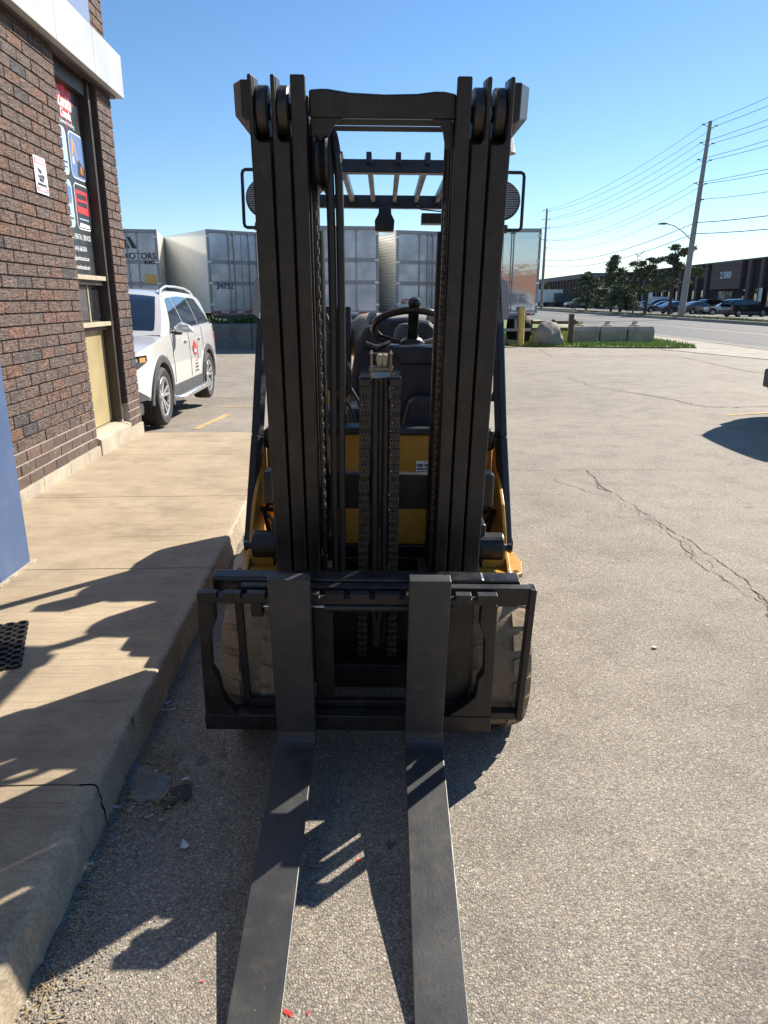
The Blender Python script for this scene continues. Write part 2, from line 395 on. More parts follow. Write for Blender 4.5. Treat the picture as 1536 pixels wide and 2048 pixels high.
M_BLADE2 = paint('dry_grass_blade', (.17, .18, .07), .8, 0, .3, 1, 0)
blades('grass_strip', 9000, pv2, .06, .2, M_BLADE2, 'dry yellow green grass strip along the far side of the road', .05)

# cracks, seams, paint marks on the lot
M_CRACK = flat('crack_dark', (.075, .064, .054), 1)
M_SEAM = flat('seam_grey', (.15, .13, .115), 1)
def crack(pts, w0, w1, amp=.03, name='crack', mat=None, z=.003, step=.03):
    V = [Vector((p[0], p[1])) for p in pts]; out = []
    for a, b in zip(V, V[1:]):
        n = max(1, int((b-a).length/step))
        for k in range(n): out.append(a.lerp(b, k/n))
    out.append(V[-1]); m = MB(); vs = []; N = len(out); sd = random.uniform(0, 99)
    for i, p in enumerate(out):
        d = (out[min(i+1, N-1)]-out[max(i-1, 0)]).normalized(); nr = Vector((-d.y, d.x))
        q = p+nr*amp*noise.fractal(Vector((p.x*6+sd, p.y*6, sd)), .8, 2.2, 6)
        w = (.5 if name == 'crack' and p.y < 6 else 1.5)*(w0+(w1-w0)*i/N)*(.2+1.5*abs(noise.noise(Vector((p.x*22, p.y*22, sd)))))
        for s in (-1, 1): 
            r = q+nr*s*w*.5; vs.append((r.x, r.y, gz(r.x, r.y)+z))
    m.add(vs, [(2*i, 2*i+1, 2*i+3, 2*i+2) for i in range(N-1)])
    return m.build(name, mat or M_CRACK, lot)
def gp(*pp): return [G(x, y)[:2] for x, y in pp]
crack(gp((1175, 940), (1195, 968), (1258, 1008), (1310, 1040), (1395, 1095), (1450, 1130), (1560, 1225)), .012, .024, .03)
crack(gp((1190, 965), (1230, 1000), (1290, 1035), (1350, 1078), (1420, 1140), (1500, 1185), (1560, 1250)), .008, .02, .06)
crack(gp((1110, 958), (1150, 975), (1225, 1000), (1262, 1030)), .005, .008, .05)
crack(gp((1260, 1012), (1330, 1060), (1400, 1115), (1440, 1150), (1540, 1215)), .006, .014, .05)
crack(gp((1290, 1040), (1310, 1058), (1352, 1078), (1380, 1110)), .006, .010, .05)
crack(gp((1016, 940), (1090, 941), (1175, 940), (1310, 940)), .006, .008, .012)
crack(gp((1310, 940), (1420, 941), (1600, 941)), .003, .005, .01)
crack(gp((1000, 865), (1130, 868), (1230, 868)), .007, .006, .02)
crack(gp((1230, 868), (1420, 869), (1600, 870)), .005, .006, .01)
crack(gp((1135, 750), (1180, 765), (1260, 780), (1340, 795), (1410, 812), (1470, 814), (1600, 812)), .012, .03, .06)
crack(gp((1016, 783), (1100, 776), (1180, 770)), .01, .02, .06)
crack(gp((1340, 710), (1400, 722), (1480, 740), (1560, 752)), .03, .04, .05)
crack(gp((1080, 700), (1105, 714), (1180, 714), (1340, 710)), .03, .04, .05)
crack(gp((400, 780), (470, 781), (540, 780)), .01, .014, .02)
crack(gp((420, 755), (480, 752), (540, 756)), .01, .014, .04)
for a, b in (((520, 1570), (470, 1660)), ((1120, 1250), (1165, 1175))): pass
# stains
M_STAIN = flat('oil_stain', (.11, .09, .078), .7)
def blob(name, c, rx, ry, mat, z=.002, n=20, jag=.25, h=0, rot=0, parent=None, smooth=False):
    pts = []; sd = random.uniform(0, 50)
    for k in range(n):
        a = 2*math.pi*k/n; r = 1+jag*noise.noise(Vector((math.cos(a)*1.6+sd, math.sin(a)*1.6, sd)))*2
        x = rx*r*math.cos(a); y = ry*r*math.sin(a)
        pts.append((c[0]+x*math.cos(rot)-y*math.sin(rot), c[1]+x*math.sin(rot)+y*math.cos(rot)))
    m = MB()
    if h: m.prism(pts, 'z', z, z+h)
    else: m.add([(p[0], p[1], gz(*p)+z) for p in pts], [tuple(range(n))])
    return m.build(name, mat, parent)
for x, y, r in ((405, 1522, .022), (445, 1510, .016), (442, 1548, .015), (780, 1690, .014)): p = G(x, y); blob('oil_spot', p, r, r*1.2, M_STAIN, .0022, parent=lot)
M_REDP = flat('red_spray_paint', (.75, .03, .02), .7)
for x, y, rx, ry in ((716, 1721, .010, .004), (572, 2025, .006, .008), (581, 2029, .005, .006), (553, 2030, .003, .003), (616, 2026, .003, .007), (404, 1964, .006, .002)):
    p = G(x, y); blob('paint_mark', p, rx, ry, M_REDP, .0024, 9, .5, rot=.6 if x == 716 else 0, parent=lot)
M_YLINE = NT('worn_yellow_line'); t = M_YLINE; t.col(t.mix(t.ramp(t.noise(9, 6, .7), [(.42, 0), (.62, 1)]), (.50, .33, .10), (.22, .19, .16))).rough(.85); M_YLINE = t.m
def line_strip(p0, p1, w, name='parking_line'):
    a = Vector(p0[:2]); b = Vector(p1[:2]); d = (b-a).normalized(); n = Vector((-d.y, d.x))*w/2; m = MB(); N = 14; vs = []
    for i in range(N+1):
        q = a.lerp(b, i/N)
        for s in (-1, 1): r = q+n*s; vs.append((r.x, r.y, gz(r.x, r.y)+.004))
    m.add(vs, [(2*i, 2*i+1, 2*i+3, 2*i+2) for i in range(N)]); return m.build(name, M_YLINE, lot)
line_strip(G(392, 856), G(455, 812), .11); line_strip(G(1450, 829), G(1720, 818), .10)
line_strip(G(440, 796), G(540, 797), .07, 'parking_line')

# ---------------------------------------------------------------- wall frame: x = out of the wall, y = along it
MW = Matrix.Translation((-2.473, 0, 0)) @ Matrix.Rotation(R(2.35), 4, 'Z')
TK = 1.665                                           # distance of the kerb face from the wall
walk = thing('sidewalk', None, None); walk['kind'] = 'structure'; walk.matrix_world = MW
joints = [-1.4, .26, 1.82, 3.70, 5.24, 6.80, 8.30]
for si, (a, b) in enumerate(zip(joints, joints[1:])):
    prof = [(-.05, .15), (.3, .15), (.6, .15), (.9, .15), (1.2, .15), (1.4, .15), (1.5, .150), (1.56, .1495), (1.60, .149)]
    N = int((b-a)/.018); e = .0038
    def fn(u, v, a=a, b=b, prof=prof):
        i = round(u*(len(prof)-1)); t, z = prof[i]; s = a+e+(b-a-2*e)*v
        ed = max(0, min(1, (t-1.4)/.2))
        nz = noise.fractal(Vector((t*9, s*9, 3)), 1, 2, 4); n2 = noise.noise(Vector((s*2.2, 5, z*6)))
        n3 = abs(noise.noise(Vector((s*16, 1.7, z*9))))
        t2 = t-ed*(.010*max(0, nz)+.006*n2+.010*n3*n3*2); z2 = z-ed*(.005*max(0, nz)+.006*n3*n3)*1
        if s > 7.0: z2 -= .05*(s-7.0)/1.3*(1 if z > .08 else 0)
        return (t2, s, z2)
    m = MB().grid(fn, len(prof)-1, N)
    for s_ in (a+e, b-e):            # end skirts
        base = len(m.v); row = [fn(i/(len(prof)-1), 0 if s_ == a+e else 1) for i in range(len(prof))]
        m.add(row+[(p[0], p[1], -.03) for p in row], [(i, i+1, len(row)+i+1, len(row)+i) for i in range(len(row)-1)])
    o = m.build('slab', M_WALK, walk, smooth=True, recalc=False)
    PR2 = [(1.60, .149), (1.615, .1489), (1.63, .1485), (1.640, .1475), (1.6465, .145), (1.651, .141), (1.6545, .135), (1.6575, .126), (1.6595, .112), (1.661, .095), (1.663, .075), (1.665, .05), (1.667, .025), (1.669, -.03)]
    def fk2(u, v, a=a, b=b):
        t, z = PR2[round(u*13)]; s = a+e+(b-a-2*e)*v; nz = noise.fractal(Vector((t*9, s*9, 3)), 1, 2, 4); n2 = noise.noise(Vector((s*2.2, 5, min(z, .149)*6 if z > .14 else .84))); n3 = abs(noise.noise(Vector((s*16, 1.7, .149*9))))
        k = 1 if z > .06 else .6; t2 = t-(.010*max(0, nz)+.006*n2+.010*n3*n3*2)*k; z2 = z-(.005*max(0, nz)+.006*n3*n3)*min(1, max(0, z/.14))
        w = min(1, max(0, (.143-z)/.02)); t2 += w*(.006*noise.fractal(Vector((s*14, z*40, 0)), 1, 2, 4)-.002)
        if s > 7.0: z2 -= .05*(s-7.0)/1.3*(1 if z > .08 else 0)
        return (t2, s, z2)
    MB().grid(fk2, 13, N*2).build('kerb_face', M_KERB, o, smooth=True, recalc=False)
MB().box(-.3, 1.643, -1.4, 6.9, -.1, .13).box(-.3, 1.63, 6.901, 8.28, -.1, .06).build('bedding', M_STAIN, walk)

# ================================================================= BRICK BUILDING
bld = thing('brick_building', 'dark brown brick office building with white fascia and banner window on the left', 'building'); bld.matrix_world = MW
CO = .0895; BL = .25; Z0 = .25; SO0, SO1, SE = 6.73, 7.76, 8.20
m = MB()                                             # backing walls (dark mortar, recessed 6 mm)
for (a, b, z0, z1) in ((-1.5, SO0-.002, .52, 7), (SO1+.002, SE-.01, .52, 7), (SO0-.002, SO1+.002, 4.05, 7)):
    m.box(-.30, -.014, a, b, z0, z1)
m.box(-6, -.31, SE-.32, SE-.02, .1, 7); m.box(-6.3, -6, -1.5, SE-.02, .1, 7)
m.build('wall', M_MORTAR, bld)
m = MB()
for (a, b) in ((-1.5, SO0-.002), (SO1+.002, SE-.01)): m.box(-.30, -.006, a, b, .15, .52)
m.build('lower_wall', M_MORTAR2, bld)
def cbrick(l, h=CO-.011, d=.07, bev=.0025):
    bm = bmesh.new(); bmesh.ops.create_cube(bm, size=1)
    for v in bm.verts: v.co = Vector((v.co.x*d, v.co.y*l, v.co.z*h))
    bmesh.ops.bevel(bm, geom=list(bm.edges), offset=bev, segments=1, affect='EDGES')
    me = bpy.data.meshes.new('brick'); bm.to_mesh(me); bm.free(); return me
cache = {}
def brick_mesh(l, mat):
    k = (round(l, 3), mat.name)
    if k not in cache: me = cbrick(k[0]); me.materials.append(mat); cache[k] = me
    return cache[k]
bricks = []
def lay(a, b, z0, n, first=0):
    for i in range(n):
        z = z0+CO*(i+.5); s = a-((i+first) % 2)*BL/2-(.0 if (i+first) % 2 else 0)
        while s < b-.02:
            p, q = max(s, a), min(s+BL, b)
            if q-p > .03: bricks.append(((p+q)/2+random.uniform(-.0015, .0015), z, q-p-.010, i))
            s += BL
lay(3.0, SO0, Z0, 38); lay(SO1, SE, Z0, 38, 1)
lay(-1.5, 3.0, Z0, 38)
def scr(s, z):
    p = MW @ Vector((0, s, z)); d = p.y*cP-(p.z-CH)*sP
    if d < .1: return None
    return 768+p.x*FPX/d, 1024-(p.y*sP+(p.z-CH)*cP)*FPX/d, d
vis = []; rest = []
for bk in bricks:
    q = scr(bk[0], bk[1])
    ok = q and q[0] > -15 and 0 < q[1] < 2048 and not (q[0] < 55 and q[1] > 720)
    if ok: vis.append((q[2]/max(.3, bk[2]/.24), bk))
    else: rest.append(bk)
vis.sort(key=lambda t: t[0]); indiv = [b for _, b in vis[:298]]; rest += [b for _, b in vis[298:]]
for s, z, l, i in indiv:
    o = bpy.data.objects.new('brick', brick_mesh(l, M_BRICK2 if i < 3 else M_BRICK)); COL.objects.link(o); o.parent = bld
    o.location = (-.035+random.uniform(-.0025, .0025), s, z); o.rotation_euler = (0, 0, random.uniform(-.006, .006))
def stuffbricks(lst, mat, name='bricks'):
    m = MB()
    for s, z, l, i in lst:
        me = brick_mesh(l, mat); dx = -.035+random.uniform(-.0025, .0025)
        m.add([(v.co.x+dx, v.co.y+s, v.co.z+z) for v in me.vertices], [tuple(p.vertices) for p in me.polygons])
    return m.build(name, mat, bld, kind='stuff', recalc=False)
stuffbricks([b for b in rest if b[3] >= 3], M_BRICK); stuffbricks([b for b in rest if b[3] < 3], M_BRICK2)
# end-wall bricks seen at the corner, upper pier bricks
m = MB()
for i in range(38):
    z = Z0+CO*(i+.5)
    for k in range(3):
        x1 = -.002-k*BL-((i % 2)*.12 if k else 0); x0 = -.002-(k+1)*BL-((i % 2)*.12)+.010
        m.box(x0, x1-.075 if k == 0 else x1, SE-.06, SE-.001, z-CO/2+.005, z+CO/2-.005)
m.build('end_wall_bricks', M_BRICK, bld, kind='stuff')
up = []
for i in range(30):
    z = 4.05+CO*(i+.5); s = SO1-(i % 2)*BL/2
    while s < SE-.02:
        p, q = max(s, SO1), min(s+BL, SE)
        if q-p > .03: up.append(((p+q)/2, z, q-p-.01, 9))
        s += BL
stuffbricks(up, M_BRICK, 'upper_pier_bricks')
# pier reveal bricks (side faces in the opening)
m = MB()
for i in range(38):
    z = Z0+CO*(i+.5); m.box(-.30, -.075, SO1+.0005, SO1+.05, z-CO/2+.005, z+CO/2-.005); m.box(-.30, -.075, SO0-.05, SO0-.0005, z-CO/2+.005, z+CO/2-.005)
m.build('reveal_bricks', M_BRICK, bld, kind='stuff')
# footing blocks
fs = [-1.5, 1.0, 2.2, 3.3, 4.1, 4.9, 5.45, 6.0, 6.45, SO0+.04]
for a, b in zip(fs, fs[1:]): MB().box(-.2, .012, a+.002, b-.002, .10, Z0-.001).build('footing', M_FOOT, bld, bevel=.004)
MB().box(-.2, .016, SO1+.0, SE+.01, .08, Z0-.002).build('footing', M_FOOT, bld, bevel=.006)
MB().prism([(-.30, .08), (.02, .08), (.022, .30), (-.03, .325), (-.10, .345), (-.30, .35)], 'y', SO0+.045, SO1-.10).build('door_sill', M_FOOT, bld, bevel=.006)
MB().prism([(-.30, .08), (.018, .08), (.016, .31), (-.04, .33), (-.30, .33)], 'y', SO1-.097, SO1-.003).build('footing', M_FOOT, bld, bevel=.006)
MB().box(-.16, -.055, SO1-.085, SO1-.006, .33, .50).build('jamb_patch', M_FOOT, bld, bevel=.005)
# fascia
F0, F1 = 3.60, 4.0
def fascia(a, b): return MB().prism([(-.01, F0), (.115, F0), (.115, F1-.01), (.09, F1), (-.01, F1)], 'y', a, b).build('fascia_panel', M_FASCIA, bld, bevel=.003)
fj = [-1.5, .6, 2.7, 4.8, 6.55, 7.45, SE+.10]
for a, b in zip(fj, fj[1:]): fascia(a+.0015, b-.0015)
MB().box(-.30, -.012, -1.5, SE-.02, F0+.01, F1-.02).build('fascia_backing', M_MORTAR, bld)
MB().box(-.012, .05, -1.5, SE+.02, F0-.022, F0-.002).build('soffit_strip', M_BROWNF, bld)
# upper window band
M_UGLASS = paint('upper_glazing', (.24, .26, .32), .12, 0, .1, 1.2, 0, 60, coat=1)
ug = [-1.5, 1.4, 4.2, 5.9, SO1-.01]
for a, b in zip(ug, ug[1:]): MB().box(-.10, .018, a+.01, b-.01, F1+.03, 6.6).build('upper_window', M_UGLASS, bld)
MB().box(-.12, .03, -1.5, SO1-.004, F1+.002, F1+.03).build('upper_sill', M_BROWNF, bld)
# window bay
wt = -.135                                           # glass plane
fr = MB()
fr.box(wt-.04, -.075, SO0+.003, SO0+.06, .35, F0); fr.box(wt-.04, -.06, SO1-.065, SO1-.003, .50, F0)
fr.box(wt-.03, -.045, SO1-.118, SO1-.068, .36, F0); fr.box(wt-.04, -.07, SO0+.062, SO1-.12, 3.46, F0); fr.box(wt-.04, -.085, SO0+.062, SO1-.12, 1.74, 1.785); fr.box(wt-.04, -.085, SO0+.062, SO1-.12, 1.31, 1.345)
fr.build('window_frame', M_BROWNF, bld, bevel=.003)
MB().box(wt-.03, -.055, SO0+.02, SO1-.055, 1.786, 1.828).build('window_sill', M_BEIGE, bld, bevel=.003)
MB().box(wt-.03, -.05, SO0+.02, SO1-.05, 1.347, 1.388).build('window_sill', M_BEIGE, bld, bevel=.003)
PS0, PS1 = SO0+.062, SO1-.12
lw = MB().box(wt-.03, wt-.005, PS0, PS1, 1.39, 1.74).build('lower_window', M_BROWNF, bld)
MB().box(wt-.004, wt+.004, PS0+.02, PS0+.46, 1.41, 1.72).build('pane', glass_mat('grey_glass', (.10, .10, .10), .15), lw)
MB().box(wt-.004, wt+.004, PS0+.52, PS1-.04, 1.41, 1.72).build('pane', glass_mat('dark_glass', (.02, .022, .025), .08), lw)
MB().box(wt-.004, wt+.012, PS0+.475, PS0+.50, 1.395, 1.735).build('mullion', M_BEIGE, lw)
MB().box(wt-.03, wt-.01, PS0, PS1, .36, 1.305).build('infill_panel', M_PANEL, bld)
ban = MB().box(wt-.03, wt, PS0, PS1, 1.83, 3.458).build('banner', M_BANNER, bld)
def onban(s, z, dz=.0): return plane_M((wt+.0008+dz, s, z), (0, 1, 0), (0, 0, 1))
SC = (PS0+PS1)/2
leaf(.42, .50).build('maple_leaf', M_RED, ban, M=onban(SC+.03, 3.30))
def ink(body, size, s, z, xs, mat=M_WHITEINK, bold=.0, dz=.0016, al='CENTER'): text_mesh(body, size, al, bold, xs).build('lettering', mat, ban, M=onban(s, z, dz), recalc=False)
ink('Zenith', .150, SC+.03, 3.275, .80, bold=.004); ink('Canada', .10, SC+.03, 3.19, .85, bold=.0025); ink('Equipment Handling', .05, SC+.03, 3.135, .9)
def pic(s0, s1, z0, z1, bgm, extra):
    f = MB().prism(rrect(s0, s1, z0, z1, .06), 'z', 0, .0012).build('picture', M_WHITEINK, ban, M=onban(0, 0))
    MB().prism(rrect(s0+.01, s1-.01, z0+.01, z1-.01, .05), 'z', .0014, .0022).build('photo', bgm, f, M=onban(0, 0))
    for pts, mt in extra: MB().prism(pts, 'z', .0024, .003).build('photo_detail', mt, f, M=onban(0, 0))
a, b, c, d = PS0+.03, SC-.03, SC+.03, PS1-.03
pic(a, b, 2.70, 3.10, M_SKYINK, [([(a+.05, 2.80), (b-.02, 2.80), (b-.02, 2.815), (a+.05, 2.815)], M_DARKINK), ([(a+.05, 2.76), (b-.03, 2.76), (b-.03, 2.77), (a+.05, 2.77)], M_DARKINK)])
pic(c, d, 2.70, 3.10, M_BLUEINK, [([(c+.05, 2.9), (c+.08, 2.9), (c+.10, 3.05), (c+.075, 3.06)], M_ORINK), ([(c+.08, 3.04), (c+.10, 3.05), (c+.20, 2.85), (c+.185, 2.85)], M_ORINK), ([(c+.05, 2.83), (c+.09, 2.82), (c+.085, 2.88), (c+.06, 2.89)], M_WHITEINK), ([(c+.15, 2.73), (d-.03, 2.73), (d-.03, 2.80), (c+.22, 2.87), (c+.17, 2.87)], M_DARKINK), ([(c+.22, 2.75), (d-.03, 2.75), (d-.03, 2.80), (c+.24, 2.83)], M_ORINK)])
pic(a, b, 2.25, 2.66, M_SKYINK, [([(a+.02, 2.55), (b-.05, 2.45), (b-.02, 2.50), (b-.02, 2.60), (a+.1, 2.64)], M_BLUEINK), ([(a+.2, 2.33), (b-.02, 2.32), (b-.02, 2.335), (a+.2, 2.345)], M_DARKINK)])
pic(c, d, 2.25, 2.66, M_DARKINK, [([(c+.02, 2.57), (d-.05, 2.57), (d-.05, 2.60), (c+.02, 2.60)], M_RED), ([(c+.03, 2.50), (d-.05, 2.50), (d-.05, 2.52), (c+.03, 2.52)], M_RED), ([(c+.02, 2.40), (d-.04, 2.39), (d-.04, 2.45), (c+.02, 2.46)], M_RED), ([(c+.02, 2.40), (c+.04, 2.40), (c+.04, 2.60), (c+.02, 2.60)], M_RED), ([(d-.06, 2.40), (d-.04, 2.40), (d-.04, 2.60), (d-.06, 2.60)], M_RED), ([(c+.05, 2.27), (d-.05, 2.27), (d-.05, 2.30), (c+.07, 2.31)], M_WHITEINK), ([(c+.06, 2.34), (d-.06, 2.34), (d-.06, 2.35), (c+.06, 2.35)], M_SKYINK)])
ink('RETAIL | RENTAL | SERVICES', .066, SC+.03, 2.155, .72); ink('+1 (416) 660-5054', .062, SC, 2.05, .80); ink('info@zenithcanada.com', .058, SC, 1.965, .82); ink('www.zenithcanada.com', .058, SC, 1.885, .82)
# surveillance sign
sg = MB().prism(rrect(6.045, 6.275, 2.41, 2.68, .012), 'z', 0, .004).build('surveillance_sign', M_WHITEINK, None, M=MW @ plane_M((.004, 0, 0), (0, 1, 0), (0, 0, 1)))
tag(sg, 'small white and red video surveillance warning sign on the brick wall', 'sign')
MS = MW @ plane_M((.0085, 0, 0), (0, 1, 0), (0, 0, 1))
M_PINK = flat('faded_red_print', (.62, .16, .18))
MB().prism([(6.055, 2.625), (6.265, 2.625), (6.265, 2.665), (6.055, 2.665)], 'z', 0, .001).build('red_band', M_PINK, sg, M=MS)
MB().prism([(6.055, 2.425), (6.265, 2.425), (6.265, 2.455), (6.055, 2.455)], 'z', 0, .001).build('red_band', M_PINK, sg, M=MS)
def sgt(b_, sz, z, mt=M_DARKINK): text_mesh(b_, sz, 'CENTER', .0008, .9).build('lettering', mt, sg, M=MS @ Matrix.Translation((6.16, z, .0015)), recalc=False)
sgt('WARNING', .042, 2.63, M_WHITEINK); sgt('24 HOUR', .034, 2.525); sgt('VIDEO', .034, 2.498); sgt('SURVEILLANCE', .028, 2.467); sgt('IN OPERATION', .024, 2.431, M_WHITEINK)
MB().prism([(6.10, 2.60), (6.17, 2.585), (6.18, 2.565), (6.14, 2.555), (6.11, 2.58)], 'z', 0, .001).prism([(6.165, 2.56), (6.175, 2.56), (6.205, 2.545), (6.195, 2.54)], 'z', 0, .001).build('camera_symbol', M_DARKINK, sg, M=MS)
# blue post on the sidewalk
bp = MB().box(-2.42, -2.035, 3.50, 3.84, .15, 2.9)
bp = bp.build('blue_steel_post', M_BLUE, None, bevel=.008)
tag(bp, 'blue painted steel post standing on the sidewalk at the left edge', 'post')
bpb = [(-2.03+random.uniform(0, .02), 3.46+k*.03) for k in range(15)]
MB().prism([(-2.05, 3.45)]+bpb+[(-2.05, 3.88)], 'z', .150, .160).build('mortar_spill', M_FOOT, bp)
# perforated rubber mat
def matmesh():
    m = MB(); p = .052; nx, ny = 9, 9; 
    for i in range(nx):
        for j in range(ny):
            cx, cy = (i+.5)*p, (j+.5)*p; sq = []; ci = []
            for k in range(8):
                a = 2*math.pi*(k+.5)/8; q = p/2/max(abs(math.cos(a)), abs(math.sin(a))); sq.append((cx+q*math.cos(a), cy+q*math.sin(a))); ci.append((cx+.019*math.cos(a), cy+.019*math.sin(a)))
            vs = [(x, y, .013) for x, y in sq]+[(x, y, .013) for x, y in ci]+[(x, y, 0) for x, y in ci]+[(x, y, 0) for x, y in sq]
            f = []
            for k in range(8):
                l = (k+1) % 8; f += [(k, l, 8+l, 8+k), (8+k, 8+l, 16+l, 16+k), (24+k, 24+l, l, k)]
            m.add(vs, f)
    return m
p = G(52, 1322, .15)
mt = matmesh().build('rubber_mat', M_RUBBER, None, M=Matrix.Translation((p.x+.01, p.y-.06, .1505)) @ Matrix.Rotation(R(112), 4, 'Z') @ Matrix.Translation((-.0, -.0, 0)))
tag(mt, 'black rubber floor mat with round holes on the sidewalk', 'mat')

# brick building behind the camera: only its reflection shows, in the polished trailer doors
M_OBR = paint('orange_brown_brick', (.22, .105, .06), .9, 0, .2, 1.5, 0)
bb = thing('opposite_building', 'low orange brown brick building opposite the forklift, mirrored in the polished trailer doors', 'building', (8, -34, 0))
MB().box(-30, 30, -6, 0, -.2, 5.0).build('wall', M_OBR, bb); MB().box(-30.1, 30.1, -6, .1, 5.0, 5.25).build('parapet', M_TWHITE0 if 0 else M_FOOT, bb)
for k in range(9): MB().box(-27+k*6.4, -24+k*6.4, .002, .05, .9, 2.6).build('window', M_GLASS, bb)

# ================================================================= TRAILERS AND RETAINING WALL
def steel_mat(name, ang, c=(.62, .64, .66), q=True, rough=.42):
    t = NT(name); t.b.inputs['Metallic'].default_value = .85
    if q:
        a = t.noise(1.4, 3); u = t.n('ShaderNodeTexWave'); u.inputs['Scale'].default_value = 4.0; u.inputs['Distortion'].default_value = .6; t.l(t.vec((1, 1, 1), rot=(0, R(45), 0)), u.inputs[0])
        w = t.n('ShaderNodeTexWave'); w.inputs['Scale'].default_value = 4.0; w.inputs['Distortion'].default_value = .6; t.l(t.vec((1, 1, 1), rot=(0, R(-45), 0)), w.inputs[0])
        h = t.math('MULTIPLY', u.outputs['Fac'], w.outputs['Fac'])
        t.col(t.mix(t.ramp(a, [(.35, 0), (.65, 1)]), c, tuple(x*.7 for x in c))).rough(t.ramp(a, [(.3, rough-.1), (.7, rough+.1)])); t.bump(h, .008, .8)
    else:
        t.col(c).rough(rough); t.bump(t.noise(2.2, 2, .5, t.vec((1, 1, 1.6))), .0018)
    return t.m
M_QUILT = steel_mat('quilted_steel', 0); M_MIRROR = steel_mat('polished_steel_door', 0, (.62, .62, .62), False, .07)
M_TWHITE = paint('trailer_white', (.84, .82, .75), .35, 0, .04, .6, 0, coat=.5)
M_TGREY = paint('trailer_grey', (.30, .31, .32), .5, .3, .1, 3)
M_TDARK = paint('trailer_frame', (.12, .12, .125), .6, .2, .2, 3)
M_TAPE_R = flat('red_tape', (.55, .04, .04)); M_TAPE_W = flat('white_tape', (.75, .75, .74))
def trailer(loc, rot, label, side='smooth', door=M_QUILT, z0=1.17, z1=3.96, L=15, texts=(), bands=(.36, .62), rodx=(-.62, -.28, .28, .62)):
    t = thing('semi_trailer', label, 'trailer', loc, (0, 0, R(rot)), 'semi trailers backed up to the retaining wall')
    W = 1.3; H = z1-z0
    MB().box(-W, W, .06, L, z0, z1).build('cargo_box', M_TWHITE, t, bevel=.015)
    if side == 'ribbed':
        m = MB()
        for k in range(26): z = z0+.08+k*.105; m.prism([(-W-.001, z), (-W-.018, z+.02), (-W-.018, z+.075), (-W-.001, z+.095)], 'y', .15, L-.1); 
        m.build('side_slats', M_TWHITE, t, kind='stuff')
    else:
        for k in range(12): MB().box(-W-.004, -W-.001, .14+k*1.21, .14+k*1.21+1.195, z0+.16, z1-.22).build('side_panel', M_TWHITE, t)
    f = MB(); f.box(-W-.012, -W+.06, 0, .07, z0-.02, z1+.012); f.box(W-.06, W+.012, 0, .07, z0-.02, z1+.012); f.box(-W+.06, W-.06, 0, .07, z1-.10, z1+.012); f.box(-W+.06, W-.06, 0, .07, z0-.10, z0+.06)
    f.build('door_frame', M_TGREY, t, bevel=.006)
    for s in (-1, 1):
        x0, x1 = (-W+.075, -.012) if s < 0 else (.012, W-.075)
        d = MB().box(x0, x1, .012, .055, z0+.08, z1-.12).build('door', door, t)
        if door is M_QUILT:
            for b in bands: MB().box(x0+.01, x1-.01, .004, .011, z0+H*b-.07, z0+H*b+.07).build('hinge_band', M_TGREY, d)
        for zz in (.1, .36, .62, .92): MB().box(-W-.02 if s < 0 else W-.12, -W+.12 if s < 0 else W+.02, -.012, .003, z0+H*zz-.035, z0+H*zz+.035).build('hinge', M_TAPE_W, d)
    for x in rodx: MB().tube([(x, -.02, z0+.05), (x, -.02, z1-.06)], .019, 8).box(x-.06, x+.06, -.035, .012, z0+.06, z0+.11).box(x-.06, x+.06, -.035, .012, z1-.17, z1-.12).box(x-.05, x+.05, -.04, .012, z0+1.0, z0+1.05).build('lock_rod', M_TGREY, t)
    for k in range(8): MB().box(-W+.08+k*.305, -W+.08+k*.305+.30, -.004, -.001, z0-.02, z0+.03).build('reflective_tape', M_TAPE_R if k % 2 == 0 else M_TAPE_W, t)
    for s in (-1, 1): MB().disc('y', (s*1.0, 0, z0-.06), .05, -.012, 0).disc('y', (s*.85, 0, z0-.06), .05, -.012, 0).build('tail_lamp', M_TAPE_R, t)
    b = MB(); b.box(-1.15, 1.15, .1, .2, .52, .62)
    for s in (-1, 1): b.box(s*.6-.05, s*.6+.05, .12, .2, .6, z0-.05)
    b.build('underride_bar', M_TGREY, t); MB().box(-.9, .9, .05, L, z0-.22, z0-.10).build('chassis', M_TDARK, t)
    for yy in (1.2, 2.5):
        for s in (-1, 1):
            w = MB().lathe([(.30, 0), (.49, .01), (.52, .05), (.52, .5), (.49, .54), (.30, .55)], 'x', (s*1.0-.275, yy, .52), 20).build('wheel', M_CARTYRE, t, smooth=True)
            MB().disc('x', (s*1.0-.275, yy, .52), .29, .08, .47).build('rim', M_TGREY, w)
    for k in range(3):MB().box(-W, -W+.03, 5+k*.0, 5.02+k*0, z0, z0+.01) if 0 else None
    for (txt, size, x, z, mt, xs) in texts: text_mesh(txt, size, 'CENTER', .006, xs).build('lettering', mt, t, M=plane_M((x, -.008 if door is M_QUILT else .002, z), (1, 0, 0), (0, 0, 1)), recalc=False)
    return t
M_TINK = flat('blue_grey_lettering', (.05, .09, .17)); M_TINK2 = flat('charcoal_lettering', (.04, .045, .05))
def tplace(px, py, w, rot, Y):       # rear-left corner -> centre bottom of the rear
    p = HY(px, py, Y); return (p.x+1.31*math.cos(R(rot)), p.y+1.31*math.sin(R(rot)), 0)
t1 = trailer((-9.2, 26.2, -.02), 12, 'stainless steel trailer lettered MOTORS INC behind the white suv, beside the brick wall', 'smooth', texts=(('MOTORS', .29, .66, 3.0, M_TINK2, .95), ('INC', .16, .98, 2.83, M_TINK2, 1.3)))
MB().prism([(-.16, 3.42), (-.02, 3.42), (.30, 3.42), (.12, 3.42)][:2]+[(.02, 3.75)], 'y', -.02, -.012)
